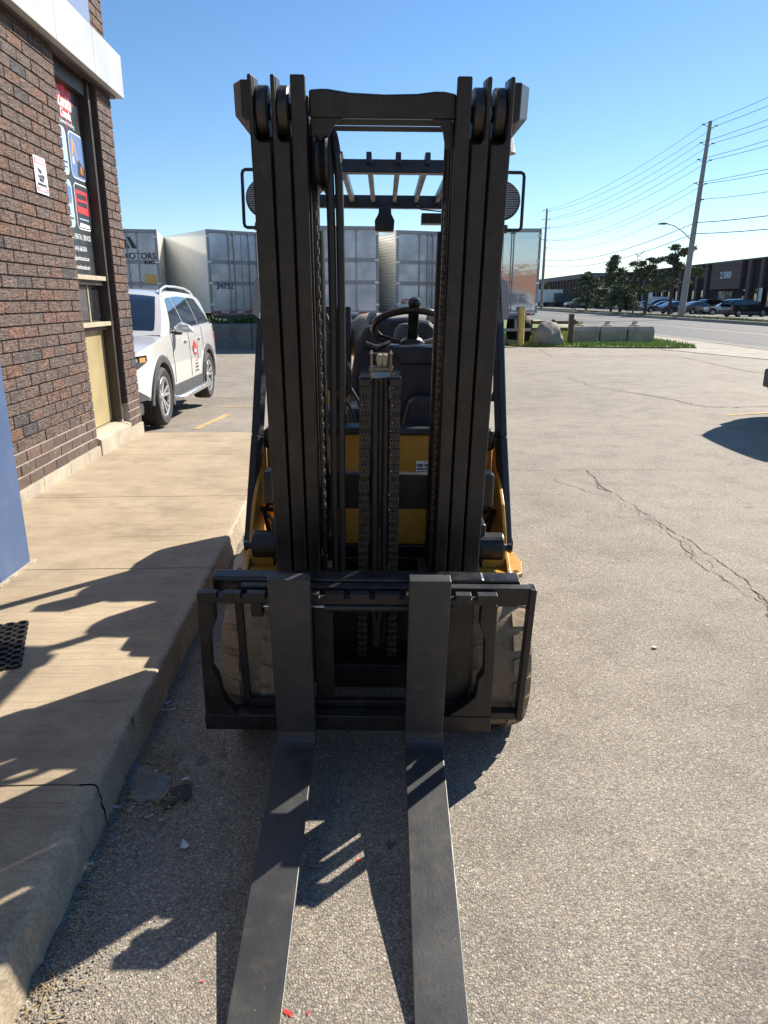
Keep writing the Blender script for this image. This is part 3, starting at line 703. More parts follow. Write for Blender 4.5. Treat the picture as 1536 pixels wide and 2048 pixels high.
MB().prism([(.44, 3.34), (.62, 3.34), (.40, 3.72), (.30, 3.72)], 'y', -.02, -.012).prism([(.22, 3.34), (.38, 3.34), (.24, 3.62), (.14, 3.62)], 'y', -.02, -.012).build('emblem', M_TINK2, t1)
MB().box(.80, 1.18, -.02, -.012, 2.18, 2.48).build('yellow_placard', M_BOLLARD, t1)
t2 = trailer(tplace(412, 459, 0, 38, 26.5), 38, 'white trailer numbered 34732 angled behind the concrete block wall, left of the forklift', 'smooth', texts=(('34732', .30, -.72, 1.98, M_TINK, .9),), rodx=(-.50, -.30, .30, .62))
t3 = trailer(tplace(600, 449, 0, 6, 25.3), 6, 'quilted steel trailer seen between the masts, left of the ribbed white one', 'smooth', rodx=(-.55, -.12, .12, .55))
t4 = trailer(tplace(793, 461, 0, 20, 26.9), 20, 'ribbed white trailer numbered 477 seen between the masts above the steering wheel', 'ribbed', texts=(('4772', .26, -.88, 1.45, M_TAPE_R, .9),), rodx=(-.42, -.10, .10, .42))
pz = HY(1084, 461, 26.3)
t5 = trailer((pz.x-1.31, 26.3, 0), 0, 'trailer with mirror polished steel doors right of the forklift by the yellow bollard', 'smooth', door=M_MIRROR, rodx=(-.75, -.35, .28, .36))
for k, x in enumerate([-9.0+1.52*i for i in range(9)]):
    if x > 1.2: continue
    m = MB().box(x, x+1.50, 24.6, 25.3, -.2, .82); o = m.build('concrete_block', M_GREYC, None, bevel=.03)
    o.data.name = 'concrete_block'
rw = thing('retaining_wall', 'low grey retaining wall of large concrete blocks in front of the trailers', 'wall', (-2.5, 25, 0))
for o in [q for q in bpy.data.objects if q.name.startswith('concrete_block')]:
    o.parent = rw; o.location = (2.5, -25, 0)
def plw(): return random.uniform(-8.8, 3.8), random.uniform(25.3, 26.0), random.uniform(.3, .85)
blades('weeds', 5000, plw, .1, .42, paint('weed_leaf', (.05, .10, .02), .6, 0, .4, 3, 0), 'dark green weeds growing along the top of the concrete block wall', .03)
MB().box(-12, 4.2, 25.3, 60, -.2, .35).build('yard', M_DIRT, kind='structure')
# white scrap by the wall
w = G(440, 688); o = blob('litter', (w.x, 22.6), .16, .08, M_WHITEINK, -.01, 9, .4, .05); o.location.z = 0; tag(o, 'crumpled white litter lying at the foot of the concrete block wall', 'litter')

# ================================================================= ISLAND THINGS
def rock(name, c, r, sz, mat, sd=1, fl=.3):
    bm = bmesh.new(); bmesh.ops.create_icosphere(bm, subdivisions=4, radius=1)
    for v in bm.verts:
        p = v.co.copy(); d = 1+.30*noise.noise(p*.9+Vector((sd, 0, 0)))+.13*noise.noise(p*2.4+Vector((sd, 5, 0)))+.03*noise.noise(p*8)
        v.co = Vector((p.x*r[0]*d, p.y*r[1]*d, max(-.25, p.z)*r[2]*d))
    me = bpy.data.meshes.new(name); bm.to_mesh(me); bm.free(); me.materials.append(mat); me.shade_smooth()
    o = bpy.data.objects.new(name, me); COL.objects.link(o); o.location = c; o.rotation_euler = (0, 0, sd); return o
M_ROCK = paint('boulder_stone', (.25, .225, .19), .9, 0, .3, 2.5, .012, 14)
p = G(1100, 690, .05)
tag(rock('boulder', (p.x, p.y+.35, .18), (.66, .55, .66), 1, M_ROCK, 2.2), 'large rounded tan boulder on the grass beside the brown wooden post', 'boulder')
p = G(1022, 691); tag(rock('kerb_stone', (p.x, p.y+.2, .0), (.62, .22, .22), 1, M_FOOT, .2), 'low pale kerb stone at the end of the grass, right of the forklift mast', 'stone')
p = Vector((4.86, 25.95, .05))
m = MB().lathe([(.001, .0), (.115, 0), (.115, 1.20), (.10, 1.28), (.05, 1.32), (.001, 1.33)], 'z', (p.x, p.y, .05), 20)
tag(m.build('bollard', M_BOLLARD, smooth=True), 'yellow painted steel bollard in front of the mirror steel trailer', 'bollard')
p = G(1139, 689, .05); tag(MB().box(p.x-.085, p.x+.085, p.y-.08, p.y+.08, .0, 1.12).build('wooden_post', M_POST, bevel=.012), 'short dark brown post between the boulder and the concrete barriers', 'post')
p0 = G(1144, 686, .05); p1 = G(1296, 684, .05)
bx0, bx1 = p0.x, p1.x+.0; by = p0.y
n3 = 3; wd = (bx1-bx0)/n3
for k in range(n3):
    x0 = bx0+k*wd+.02; x1 = bx0+(k+1)*wd-.02
    b = MB().prism([(by, .05), (by+.9, .05), (by+.9, .62), (by+.12, .66), (by-.01, .5)], 'x', x0, x1).build('concrete_barrier', M_CONC, None, bevel=.03)
    tag(b, 'weathered concrete barrier block on the grass, '+['nearest the brown post', 'middle of the row of three', 'right end of the row of three'][k], 'barrier', 'concrete barrier blocks on the grass island')
    cx = (x0+x1)/2-.15
    MB().lathe([(.001, 0), (.22, 0), (.20, .05), (.09, .07), (.08, .14), (.001, .15)], 'z', (cx, by+.4, .655), 14).build('lifting_plug', M_FOOT, b)
    MB().tube([(cx-.1, by+.4, .7), (cx-.08, by+.4, .82), (cx+.08, by+.4, .82), (cx+.1, by+.4, .7)], .014, 6).build('lifting_loop', M_POST, b)
wf = thing('wooden_fence', 'low weathered timber rail fence behind the boulder', 'fence', (5.9, 31.5, .05))
for x in (-.5, .35, 1.3, 2.2): MB().box(x, x+.13, 0, .12, 0, .75).build('fence_post', M_POST, wf)
for z in (.28, .56): MB().box(-.6, 2.4, -.045, -.002, z, z+.13).build('rail', M_POST, wf)

# ================================================================= CARS
def lerpl(pts, t):
    if t <= pts[0][0]: return pts[0][1]
    for (a, b), (c, d) in zip(pts, pts[1:]):
        if t <= c:
            k = (t-a)/(c-a) if c > a else 0; return b+(d-b)*k
    return pts[-1][1]
def smoothl(pts, t, w=.09): return (lerpl(pts, t-w)+lerpl(pts, t)*2+lerpl(pts, t+w))/4
class Car:
    def __init__(s, L, hw, deck, roof, zs, wheels, r, sill=.33, ra=None, roofw=.74, hi=1, front=.16, rear=.10):
        s.L, s.hw, s.deck, s.roof, s.wh, s.r, s.sill, s.ra, s.rw = L, hw, deck, roof, wheels, r, sill, ra or r+.06, roofw*hw
        s.hi = hi; s.fr = front; s.re = rear; s.top = max(z for _, z in roof); s.c0 = roof[0][0]; s.c1 = roof[-1][0]
    def zt(s, y): return smoothl(s.deck, y)
    def zr(s, y): return max(smoothl(s.roof, y, .07), s.zt(y)-.02)
    def plan(s, y):
        a = min(1, y/.75); b = min(1, (s.L-y)/.6); return (1-s.fr*(1-a)**2.4)*(1-s.re*(1-b)**2.4)
    def sec(s, z): return 1-.045*abs((z-.66)/.6)**2.2-(.05*max(0, .42-z)/.2)
    def X(s, y, z):
        x = s.hw*s.plan(y)*s.sec(z)
        for w in s.wh:      # gentle fender swell
            x += .018*math.exp(-((y-w)/.45)**2)*math.exp(-((z-s.r*1.5)/.35)**2)*s.hi
        return x-.008*s.hi*math.exp(-((z-.86)/.05)**2)*(1 if s.wh[0]+.3 < y < s.wh[1]+.2 else 0)
    def zb(s, y):
        z = s.sill+(.10*(1-min(1, y/.4)))
        for w in s.wh:
            d = s.ra**2-(y-w)**2
            if d > 0: z = max(z, s.r+math.sqrt(d)-.0)
        return z
    def XG(s, y, z):       # greenhouse half width
        zt = s.zt(y); k = (z-zt)/(s.top-zt); k = max(0, k); xb = s.X(y, zt)-.03
        x = xb+(s.rw-xb)*(k**1.15); e = min(1, max(0, (s.c1-y)/.5)); return x*(1-.07*(1-e)**2)
    def body(s, mat, parent):
        n = 34+int(60*s.hi); ys = set(s.L*i/n for i in range(n+1))
        for w in s.wh:
            for k in range(15): ys.add(w+s.ra*math.cos(math.pi*k/14)*.9999)
        ys = sorted(ys); m = 8; K = 8; M = MB(); N = len(ys)
        for sg in (-1, 1):
            vs = []
            for y in ys:
                b, t = s.zb(y), s.zt(y)
                for j in range(m+1): z = b+(t-b)*j/m; vs.append((sg*s.X(y, z), y, z))
            M.add(vs, [(i*(m+1)+j, (i+1)*(m+1)+j, (i+1)*(m+1)+j+1, i*(m+1)+j+1) for i in range(N-1) for j in range(m)])
        def deck(y, u): x = s.X(y, s.zt(y)); return (x*u, y, s.zt(y)+.035*(1-abs(u)**2.2))
        vs = [deck(y, -1+2*k/K) for y in ys for k in range(K+1)]
        M.add(vs, [(i*(K+1)+k, i*(K+1)+k+1, (i+1)*(K+1)+k+1, (i+1)*(K+1)+k) for i in range(N-1) for k in range(K)])
        for y, bow in ((0, -.16), (s.L, .08)):
            b, t = s.zb(y), s.zt(y); vs = []
            for j in range(m+1):
                z = b+(t-b)*j/m
                for k in range(K+1):
                    u = -1+2*k/K; zz = z+(.035*(1-abs(u)**2.2) if j == m else 0); vs.append((s.X(y, z)*u, y+bow*(1-u*u)*(.4+.6*math.sin(math.pi*min(1, (j+1)/m*.8))), zz))
            M.add(vs, [(j*(K+1)+k, j*(K+1)+k+1, (j+1)*(K+1)+k+1, (j+1)*(K+1)+k) for j in range(m) for k in range(K)])
        bm_o = M.build('body', mat, parent, smooth=False)
        bm = bmesh.new(); bm.from_mesh(bm_o.data); bmesh.ops.remove_doubles(bm, verts=bm.verts, dist=.0012); bmesh.ops.recalc_face_normals(bm, faces=bm.faces); bm.to_mesh(bm_o.data); bm.free()
        bm_o.data.shade_smooth(); bm_o.data.set_sharp_from_angle(angle=R(40))
        # greenhouse
        ys = [s.c0+(s.c1-s.c0)*i/(20+20*s.hi) for i in range(int(20+20*s.hi)+1)]; N = len(ys); m = 6; M = MB()
        for sg in (-1, 1):
            vs = [(sg*s.XG(y, z), y, z) for y in ys for z in [s.zt(y)-.01+(s.zr(y)-s.zt(y)+.01)*j/m for j in range(m+1)]]
            M.add(vs, [(i*(m+1)+j, (i+1)*(m+1)+j, (i+1)*(m+1)+j+1, i*(m+1)+j+1) for i in range(N-1) for j in range(m)])
        vs = [(s.XG(y, s.zr(y))*u, y, s.zr(y)+.05*(1-abs(u)**2.4)*min(1, (s.zr(y)-s.zt(y)+.02)/.2)) for y in ys for u in [-1+2*k/K for k in range(K+1)]]
        M.add(vs, [(i*(K+1)+k, i*(K+1)+k+1, (i+1)*(K+1)+k+1, (i+1)*(K+1)+k) for i in range(N-1) for k in range(K)])
        o = M.build('cabin', mat, parent); bm = bmesh.new(); bm.from_mesh(o.data); bmesh.ops.remove_doubles(bm, verts=bm.verts, dist=.0012); bmesh.ops.recalc_face_normals(bm, faces=bm.faces); bm.to_mesh(o.data); bm.free(); o.data.shade_smooth(); o.data.set_sharp_from_angle(angle=R(50))
        return bm_o, o
    def side_win(s, y0, y1, y0t, y1t, parent, sg, lo=.03, hi=.07, off=.006, mat=None):
        def f(u, v):
            ya = y0+(y0t-y0)*v; yb = y1+(y1t-y1)*v; y = ya+(yb-ya)*u; z0 = s.zt(y)+lo; z1 = s.zr(y)-hi; z1 = max(z1, z0+.01); z = z0+(z1-z0)*v; return (sg*(s.XG(y, z)+off), y, z)
        o = MB().grid(f, 12, 8).build('side_window', mat or M_GLASS, parent, smooth=True); return o
    def screen(s, y0, y1, parent, name='windscreen', frac=.90, off=.008):
        K = 8; ys = [y0+(y1-y0)*i/10 for i in range(11)]; sgn = 1 if name == 'windscreen' else 1
        vs = []
        for y in ys:
            for k in range(K+1):
                u = (-1+2*k/K); x = s.XG(y, s.zr(y))*u*frac; z = s.zr(y)+.05*(1-abs(u*frac)**2.4)*min(1, (s.zr(y)-s.zt(y)+.02)/.2)+off
                vs.append((x, y, z))
        return MB().add(vs, [(i*(K+1)+k, i*(K+1)+k+1, (i+1)*(K+1)+k+1, (i+1)*(K+1)+k) for i in range(10) for k in range(K)]).build(name, M_GLASS, parent, smooth=True)
    def wheel(s, x, y, parent, spokes=5, w=.24, detail=1):
        r = s.r; sg = 1 if x > 0 else -1; n = 40 if detail else 16
        pr = [(r*.66, 0), (r*.72, .012), (r*.90, .02), (r*.97, 0), (r, -.03)]+([(r, -.06), (r-.010, -.065), (r-.010, -.075), (r, -.08), (r, -.115), (r-.010, -.12), (r-.010, -.13), (r, -.135), (r, -.17), (r-.010, -.175), (r-.01, -.185)] if detail else [])+[(r, -.19 if detail else -w+.03), (r*.97, -w), (r*.7, -w)]
        t = MB().lathe([(a, sg*b) for a, b in pr], 'x', (x, y, r), n).build('wheel', M_CARTYRE, parent, smooth=True)
        R0 = r*.68
        rim = MB().lathe([(R0, 0), (R0*.96, sg*.006), (R0*.93, -sg*.01), (R0*.9, -sg*.12), (.03, -sg*.12)], 'x', (x, y, r), n).build('rim_barrel', M_CLAD if detail else M_RIM, t, smooth=True)
        sp = MB()
        for k in range(spokes):
            a = 2*math.pi*k/spokes+.3
            for da, wd in ((-.17, .030), (.17, .030)) if detail else ((0, .06),):
                c = math.cos(a+da*1.3); q = math.sin(a+da*1.3); c0 = math.cos(a+da*.3); q0 = math.sin(a+da*.3)
                sp.bar((x-sg*.045, y+c0*.03, r+q0*.03), (x-sg*.012, y+c*R0*.95, r+q*R0*.95), wd*1.3, .03, (1, 0, 0))
        sp.lathe([(.001, -sg*.02), (.045, -sg*.02), (.062, -sg*.05), (.06, -sg*.08)], 'x', (x, y, r), 14); sp.lathe([(R0*1.0, .001*sg), (R0*.985, .008*sg), (R0*.91, .002*sg), (R0*.90, -sg*.03)], 'x', (x, y, r), n)
        sp.build('rim', M_RIM, t, bevel=.004 if detail else 0); return t

# ------------------------------------------------ white suv
S = Car(5.02, .985, [(0, .82), (.12, .99), (.5, 1.06), (1.25, 1.15), (1.9, 1.17), (4.2, 1.22), (4.85, 1.24), (5.02, 1.05)],
        [(1.22, 1.15), (1.55, 1.33), (2.05, 1.62), (2.35, 1.715), (3.1, 1.745), (4.1, 1.72), (4.55, 1.66), (4.75, 1.5), (4.95, 1.22)], 0, (.95, 3.93), .385, .40, .475, .70, 1, .14, .10)
suv = thing('white_suv', 'white suv with roof rails parked nose first behind the brick pier', 'suv')
suv.rotation_euler = (R(-.35), 0, R(2.2)); suv.location = (-3.84, 8.42, 0)
sb, sc_ = S.body(M_WHITE, suv)
def arch(w, sg):
    m = MB(); vs = []; n = 26; a0, a1 = (-.35, math.pi+.10) if w < 2 else (-.10, math.pi+.35)
    for k in range(n+1):
        a = a0+(a1-a0)*k/n
        for rr, dx in ((S.ra-.035, -.10), (S.ra-.03, .012), (S.ra+.005, .022), (S.ra+.055, .02), (S.ra+.062, .002)):
            y = w+rr*math.cos(a); z = max(.20, S.r+rr*math.sin(a)); y = max(.02, min(5.0, y)); vs.append((sg*(S.X(y, max(z, .4))+dx), y, z))
    return m.add(vs, [(k*5+j, k*5+j+1, (k+1)*5+j+1, (k+1)*5+j) for k in range(n) for j in range(4)]).build('wheel_arch_trim', M_CLAD, suv, smooth=True)
for sg in (-1, 1):
    for w in S.wh: arch(w, sg)
    m = MB(); vs = []
    for k in range(21):
        y = 1.43+(3.46-1.43)*k/20
        for z, dx in ((.24, -.08), (.26, .0), (.42, .012), (.47, .010), (.475, -.004)): vs.append((sg*(S.X(y, max(z, .4))+dx), y, z))
    m.add(vs, [(k*5+j, k*5+j+1, (k+1)*5+j+1, (k+1)*5+j) for k in range(20) for j in range(4)]).build('sill_cladding', M_CLAD, suv, smooth=True)
    S.wheel(sg*.985, .95, suv); S.wheel(sg*.985, 3.93, suv)
    S.side_win(1.72, 2.62, 2.28, 2.62, suv, sg); S.side_win(2.68, 3.60, 2.68, 3.60, suv, sg); S.side_win(3.66, 4.55, 3.66, 4.22, suv, sg)
    m = MB()     # window trim line and door gaps
    g = MB()
    for y in (1.62, 2.65, 3.62):
        pts = [(sg*(S.X(y, z)+.0015), y, z) for z in [.5+(S.zt(y)-.5)*j/10 for j in range(11)]]; g.tube(pts, .0045, 4)
    g.build('door_gap', M_DARKINK, suv)
    t = MB().tube([(sg*(S.XG(y, S.zt(y)+.03)+.007), y, S.zt(y)+.022) for y in [1.7+.05*i for i in range(57)]], .009, 6).build('window_trim', M_RIM, suv)
    for y in (2.42, 3.36): MB().cbox((sg*(S.X(y, 1.03)+.018), y, 1.035), (.03, .19, .034)).build('door_handle', M_WHITE, suv, bevel=.012, seg=3)
    mr = rock('mirror', (sg*(S.X(1.9, 1.15)+.13), 1.86, 1.205), (.14, .085, .10), 1, M_WHITE, 0); mr.parent = suv; mr.rotation_euler = (0, 0, 0)
    MB().cbox((sg*(S.X(1.9, 1.15)+.03), 1.88, 1.165), (.14, .06, .05)).build('mirror_arm', M_CLAD, suv, bevel=.015)
    pr = [(sg*(S.XG(y, S.zr(y))-.03), y, S.zr(y)+z) for y, z in ((2.25, -.01), (2.35, .045), (2.7, .085), (3.3, .08), (3.9, .08), (4.25, .06), (4.42, .0))]
    MB().tube(pr, .017, 8).build('roof_rail', M_WHITE, suv, smooth=True)
    MB().tube([(sg*.93, 1.48, .30), (sg*1.07, 1.56, .30), (sg*1.07, 3.34, .30), (sg*.93, 3.42, .30)], .04, 10).build('running_board', M_RIM, suv, smooth=True)
    MB().box(min(sg*.85, sg*1.06), max(sg*.85, sg*1.06), 1.6, 3.3, .30, .335).build('step_tread', M_CLAD, suv)
    # headlight wraps round the front corner
    hl = MB(); vs = []
    P = [(y, z) for y in [.02, .10, .18, .26, .34, .40] for z in (0, 1)]
    for i, y in enumerate((.0, .08, .16, .24, .32, .38)):
        za, zb_ = .76+.025*i, .955+.008*i
        for z in (za, (za+zb_)/2, zb_-.008*i): vs.append((sg*(S.X(y, z)+.006), y, z))
    hl.add(vs, [(i*3+j, (i+1)*3+j, (i+1)*3+j+1, i*3+j+1) for i in range(5) for j in range(2)])
    vs = []
    for i, x in enumerate((1.0, .85, .7, .55)):
        xx = sg*S.X(0, .85)*x; yb = -.16*(1-x*x)*.9-.01
        for z in (.76, .85, .94): vs.append((xx, yb, z))
    hl.add(vs, [(i*3+j, (i+1)*3+j, (i+1)*3+j+1, i*3+j+1) for i in range(3) for j in range(2)])
    h = hl.build('headlight', M_GLASS, suv, smooth=True)
    for y0, y1, z0, z1, mt_ in ((.20, .33, .88, .935, M_ORINK), (.03, .16, .885, .925, M_STEEL)):
        MB().grid(lambda u, v: (sg*(S.X(y0+(y1-y0)*u, .88)+.0075), y0+(y1-y0)*u, z0+(z1-z0)*v), 6, 2).build('lamp_insert', mt_, h, smooth=True)
    MB().grid(lambda u, v: (sg*(S.X(4.7+.28*u, 1.0)+.007), 4.7+.28*u, .92+.16*v), 6, 2).build('tail_light', M_RED, suv, smooth=True)
    MB().grid(lambda u, v: (sg*(S.X(.02+.4*u, .62)+.004), .02+.4*u, .42+.17*v*(1-u)), 6, 3).build('bumper_vent', M_CLAD, suv, smooth=True)
S.screen(1.33, 2.12, suv); S.screen(4.60, 4.90, suv, 'rear_window')
MB().box(-.80, .80, -.19, -.10, .46, .78).build('grille', M_CLAD, suv, bevel=.02)
MB().box(-.90, .90, -.12, .3, .24, .42).build('front_skid', M_CLAD, suv, bevel=.03)
MB().box(-.85, .85, .3, 4.9, .30, .55).build('underbody', M_DARKINK, suv)
for w in S.wh: MB().box(-.80, .80, w-.45, w+.45, .4, .85).build('wheel_well', M_DARKINK, suv)
dc = Vector((S.X(3.02, .82)+.012, 3.02, .82)); MD = plane_M(dc, (0, 1, 0), (-.03, 0, 1))
leaf(.26, .30, -.06, .05).build('maple_leaf_decal', M_RED, suv, M=MD)
text_mesh('Zenith', .07, 'CENTER', .002, .9).build('decal_lettering', M_WHITEINK, suv, M=MD @ Matrix.Translation((-.06, .02, .002)), recalc=False)
for i, s_ in enumerate(('Canada', 'Sales | Rental', '(416) 660-5054', 'zenithcanada.com')): text_mesh(s_, .034, 'CENTER', .001, .9).build('decal_lettering', M_DARKINK if i else M_RED, suv, M=MD @ Matrix.Translation((-.02, -.12-.05*i, .001)), recalc=False)
text_mesh('EQUIPMENT', .05, 'CENTER', .002, 1).build('decal_lettering', M_DARKINK, suv, M=MD @ Matrix.Translation((.13, .04, .001)) @ Matrix.Rotation(R(90), 4, 'Z'), recalc=False)

# ------------------------------------------------ suv at the right edge, only its bumper corner shows
E2 = Car(4.7, 1.0, [(0, .92), (.12, 1.05), (.5, 1.12), (1.25, 1.19), (1.9, 1.22), (4.2, 1.25), (4.6, 1.22), (4.7, 1.0)],
         [(1.22, 1.19), (1.55, 1.4), (2.05, 1.95), (2.35, 2.08), (3.1, 2.14), (4.1, 2.13), (4.45, 2.02), (4.64, 1.22)], 0, (.92, 3.7), .36, .36, .44, .72, .6)
def simple_car(C, label, mat, loc, rot, group='parked cars', name='parked_car', cat='car', wins=((1.75, 2.6, 2.25, 2.6), (2.66, 3.5, 2.66, 3.4)), det=0, ws=None, rs=None):
    t = thing(name, label, cat, loc, (0, 0, R(rot)), group); C.body(mat, t)
    for sg in (-1, 1):
        for w in wins: C.side_win(*w, t, sg)
        for y in C.wh: C.wheel(sg*(C.hw-.01), y, t, 5, .22, det)
        MB().grid(lambda u, v: (sg*(C.X(.04+.3*u, .72)+.006), .04+.3*u, .68+.12*v), 5, 2).build('headlight', M_STEEL, t)
        MB().grid(lambda u, v: (sg*(C.X(C.L-.32+.3*u, .85)+.006), C.L-.32+.3*u, .78+.16*v), 5, 2).build('tail_light', M_RED, t)
        MB().cbox((sg*(C.hw+.08), C.c0+.55, C.zt(C.c0+.5)+.08), (.18, .08, .13)).build('mirror', mat, t, bevel=.02)
    ws = ws or (C.roof[0][0]+.1, C.roof[2][0]); C.screen(ws[0], ws[1], t)
    if rs is not None: C.screen(rs[0], rs[1], t, 'rear_window')
    MB().box(-C.hw*.8, C.hw*.8, -.17, .0, .35, .62).build('front_bumper', M_CLAD, t, bevel=.03)
    MB().box(-C.hw*.86, C.hw*.86, C.L-.15, C.L+.10, .40, .66).build('rear_bumper', M_CLAD, t, bevel=.03)
    MB().box(-C.hw*.9, C.hw*.9, .3, C.L-.3, .28, .6).build('underbody', M_DARKINK, t)
    return t
M_CSIL = paint('silver_car_paint', (.40, .41, .42), .3, .4, .05, 2, 0, coat=1); M_CBLK = paint('black_car_paint', (.02, .021, .024), .25, 0, .1, 2, 0, coat=1)
M_CGRY = paint('grey_car_paint', (.12, .125, .135), .3, .3, .05, 2, 0, coat=1); M_CBLU = paint('dark_blue_car_paint', (.03, .045, .10), .28, .2, .05, 2, 0, coat=1)
q = G(1522, 815)
simple_car(E2, 'silver suv at the right edge with only its rear bumper corner in view', M_CSIL, (5.46+4.80, 9.5, 0), 90, None, 'parked_suv', 'suv', det=1, wins=((1.75, 2.6, 2.25, 2.6), (2.66, 3.4, 2.66, 3.4), (3.46, 4.25, 3.46, 4.1)), rs=(4.42, 4.6))

# ------------------------------------------------ far parked cars
SED = lambda: Car(4.7, .91, [(0, .62), (.15, .76), (.6, .84), (1.4, .92), (2, .93), (3.8, .98), (4.5, .98), (4.7, .8)], [(1.3, .92), (1.7, 1.14), (2.15, 1.36), (2.5, 1.43), (3.1, 1.42), (3.6, 1.30), (4.25, .99)], 0, (.92, 3.72), .33, .28, .40, .70, 0)
SUVC = lambda: Car(4.6, .93, [(0, .75), (.15, .90), (.5, .98), (1.2, 1.05), (1.9, 1.08), (4.3, 1.12), (4.6, .9)], [(1.15, 1.05), (1.5, 1.25), (1.95, 1.55), (2.3, 1.65), (3.1, 1.68), (4.0, 1.64), (4.3, 1.5), (4.5, 1.12)], 0, (.9, 3.6), .35, .34, .43, .72, 0)
VANC = lambda: Car(5.6, .99, [(0, .75), (.15, .98), (.6, 1.08), (1.1, 1.15), (1.9, 1.2), (5.4, 1.2), (5.6, 1.1)], [(.95, 1.15), (1.3, 1.4), (1.75, 1.85), (2.0, 2.02), (3.1, 2.06), (5.2, 2.06), (5.5, 2.0), (5.58, 1.2)], 0, (1.0, 4.4), .36, .36, .44, .86, 0)
PICK = lambda: Car(5.8, .98, [(0, .85), (.15, 1.02), (.6, 1.1), (1.5, 1.15), (3.6, 1.15), (5.7, 1.17), (5.8, 1.1)], [(1.35, 1.15), (1.7, 1.4), (2.1, 1.75), (2.4, 1.86), (3.3, 1.86), (3.55, 1.75), (3.75, 1.15)], 0, (1.0, 4.6), .40, .45, .50, .78, 0)
sw = ((1.75, 2.55, 2.2, 2.55), (2.61, 3.7, 2.61, 3.3)); suw = ((1.6, 2.5, 2.1, 2.5), (2.56, 3.35, 2.56, 3.35), (3.41, 4.2, 3.41, 4.0)); vw = ((1.35, 2.2, 1.85, 2.2),); pw = ((1.9, 2.65, 2.25, 2.65), (2.7, 3.5, 2.7, 3.4))
far = [  # x px left, y px base, distance class, kind, paint, heading, label
    (1457, 628, 36, SUVC, M_CBLK, 90, suw, 'dark charcoal suv at the far right of the roadside parking lot'),
    (1418, 626, 38.5, SED, M_CSIL, -90, sw, 'silver sedan just left of the dark charcoal suv under the 2380 building'),
    (1398, 624, 41, SUVC, M_CBLK, 90, suw, 'dark suv below the number 2380, left of the silver sedan'),
    (1366, 624, 37, SED, M_CGRY, 90, sw, 'grey car directly right of the leaning utility pole base'),
    (1324, 624, 35.5, SED, M_CBLU, 90, sw, 'dark blue sedan directly left of the leaning utility pole'),
    (1292, 624, 37, SED, M_CGRY, -90, sw, 'grey green sedan between the pine and the dark blue sedan'),
    (1282, 621, 39.5, SUVC, M_CBLK, -90, suw, 'black suv parked in front of the white cargo van'),
    (1254, 620, 40, SED, M_CSIL, -90, sw, 'silver sedan behind the pine trunk'),
    (1230, 621, 38, SED, M_WHITE, -90, sw, 'white sedan between the two groups of pines'),
    (1198, 619, 41, SUVC, M_CGRY, -90, suw, 'dark grey suv under the left pine'),
]
for i, (px, py, X, C, mt_, hd, wn_, lab) in enumerate(far):
    c = C(); d = X*FPX/(px+30-768); Y = (d-.45)/cP
    l = c.L; rot = 0 if hd > 0 else 180
    # cars lie roughly square to the picture: nose left (-90) or right (90)
    ang = R(hd*1.0+(12 if hd > 0 else -12)); 
    t = simple_car(c, lab, mt_, (0, 0, 0), 0, 'cars parked in the far lot', 'parked_suv' if C is SUVC else 'parked_car', 'suv' if C is SUVC else 'car', wn_)
    t.rotation_euler = (0, 0, ang); off = Matrix.Rotation(ang, 3, 'Z') @ Vector((0, l/2, 0)); t.location = (X-off.x, Y-off.y, 0.0)
def put(C, px, X, hd, mt_, lab, wn_, nm, ct, **k):
    c = C(); d = X*FPX/(px-768); Y = (d-.45)/cP; ang = R(hd)
    t = simple_car(c, lab, mt_, (0, 0, 0), 0, 'cars parked in the far lot', nm, ct, wn_, **k); t.rotation_euler = (0, 0, ang); off = Matrix.Rotation(ang, 3, 'Z') @ Vector((0, c.L/2, 0)); t.location = (X-off.x, Y-off.y, 0); return t
put(VANC, 1326, 43, 78, M_WHITE, 'white cargo van parked against the dark brick building behind the pole', vw, 'cargo_van', 'van')
put(PICK, 1157, 40, -78, M_WHITE, 'white pickup truck at the left end of the far lot', pw, 'pickup_truck', 'pickup')
put(PICK, 1192, 44, -78, M_CBLU, 'dark pickup truck between the white pickup and the left pine', pw, 'pickup_truck', 'pickup')
# white and dark box trailers at the far left of the street
def boxtruck(px, X, h, L, mat, lab):
    d = X*FPX/(px-768); Y = (d-.3)/cP; t = thing('box_trailer', lab, 'trailer', (X, Y, 0)); 
    MB().box(-L/2, L/2, -1.2, 1.2, 1.1, h).build('box', mat, t, bevel=.03); MB().box(-L/2, L/2, -1, 1, .85, 1.08).build('chassis', M_TDARK, t)
    for x in (-L/2+1.2, -L/2+2.4, L/2-1.2): w = MB().lathe([(.2, -1.2), (.48, -1.2), (.5, -1.1), (.5, -.9), (.2, -.9)], 'y', (x, 0, .5), 16).build('wheel', M_CARTYRE, t)
    for k in range(int(L)): MB().box(-L/2+k+.02, -L/2+k+.06, -1.22, -1.203, 1.15, h-.05).build('rib', mat, t)
boxtruck(1096, 40, 4.0, 6.4, M_TWHITE, 'white box trailer far down the street beside the mirror steel trailer'); boxtruck(1133, 44, 3.2, 6, M_TDARK, 'dark low trailer right of the white box trailer far down the street')
# snow-white small parking sign by the pole
sp = thing('lot_sign', 'small white sign on the ground between the cars right of the pole', 'sign', HY(1399, 624, 88)); MB().box(-.9, .9, -.05, .05, -.4, .9).build('sign_board', M_TWHITE, sp)

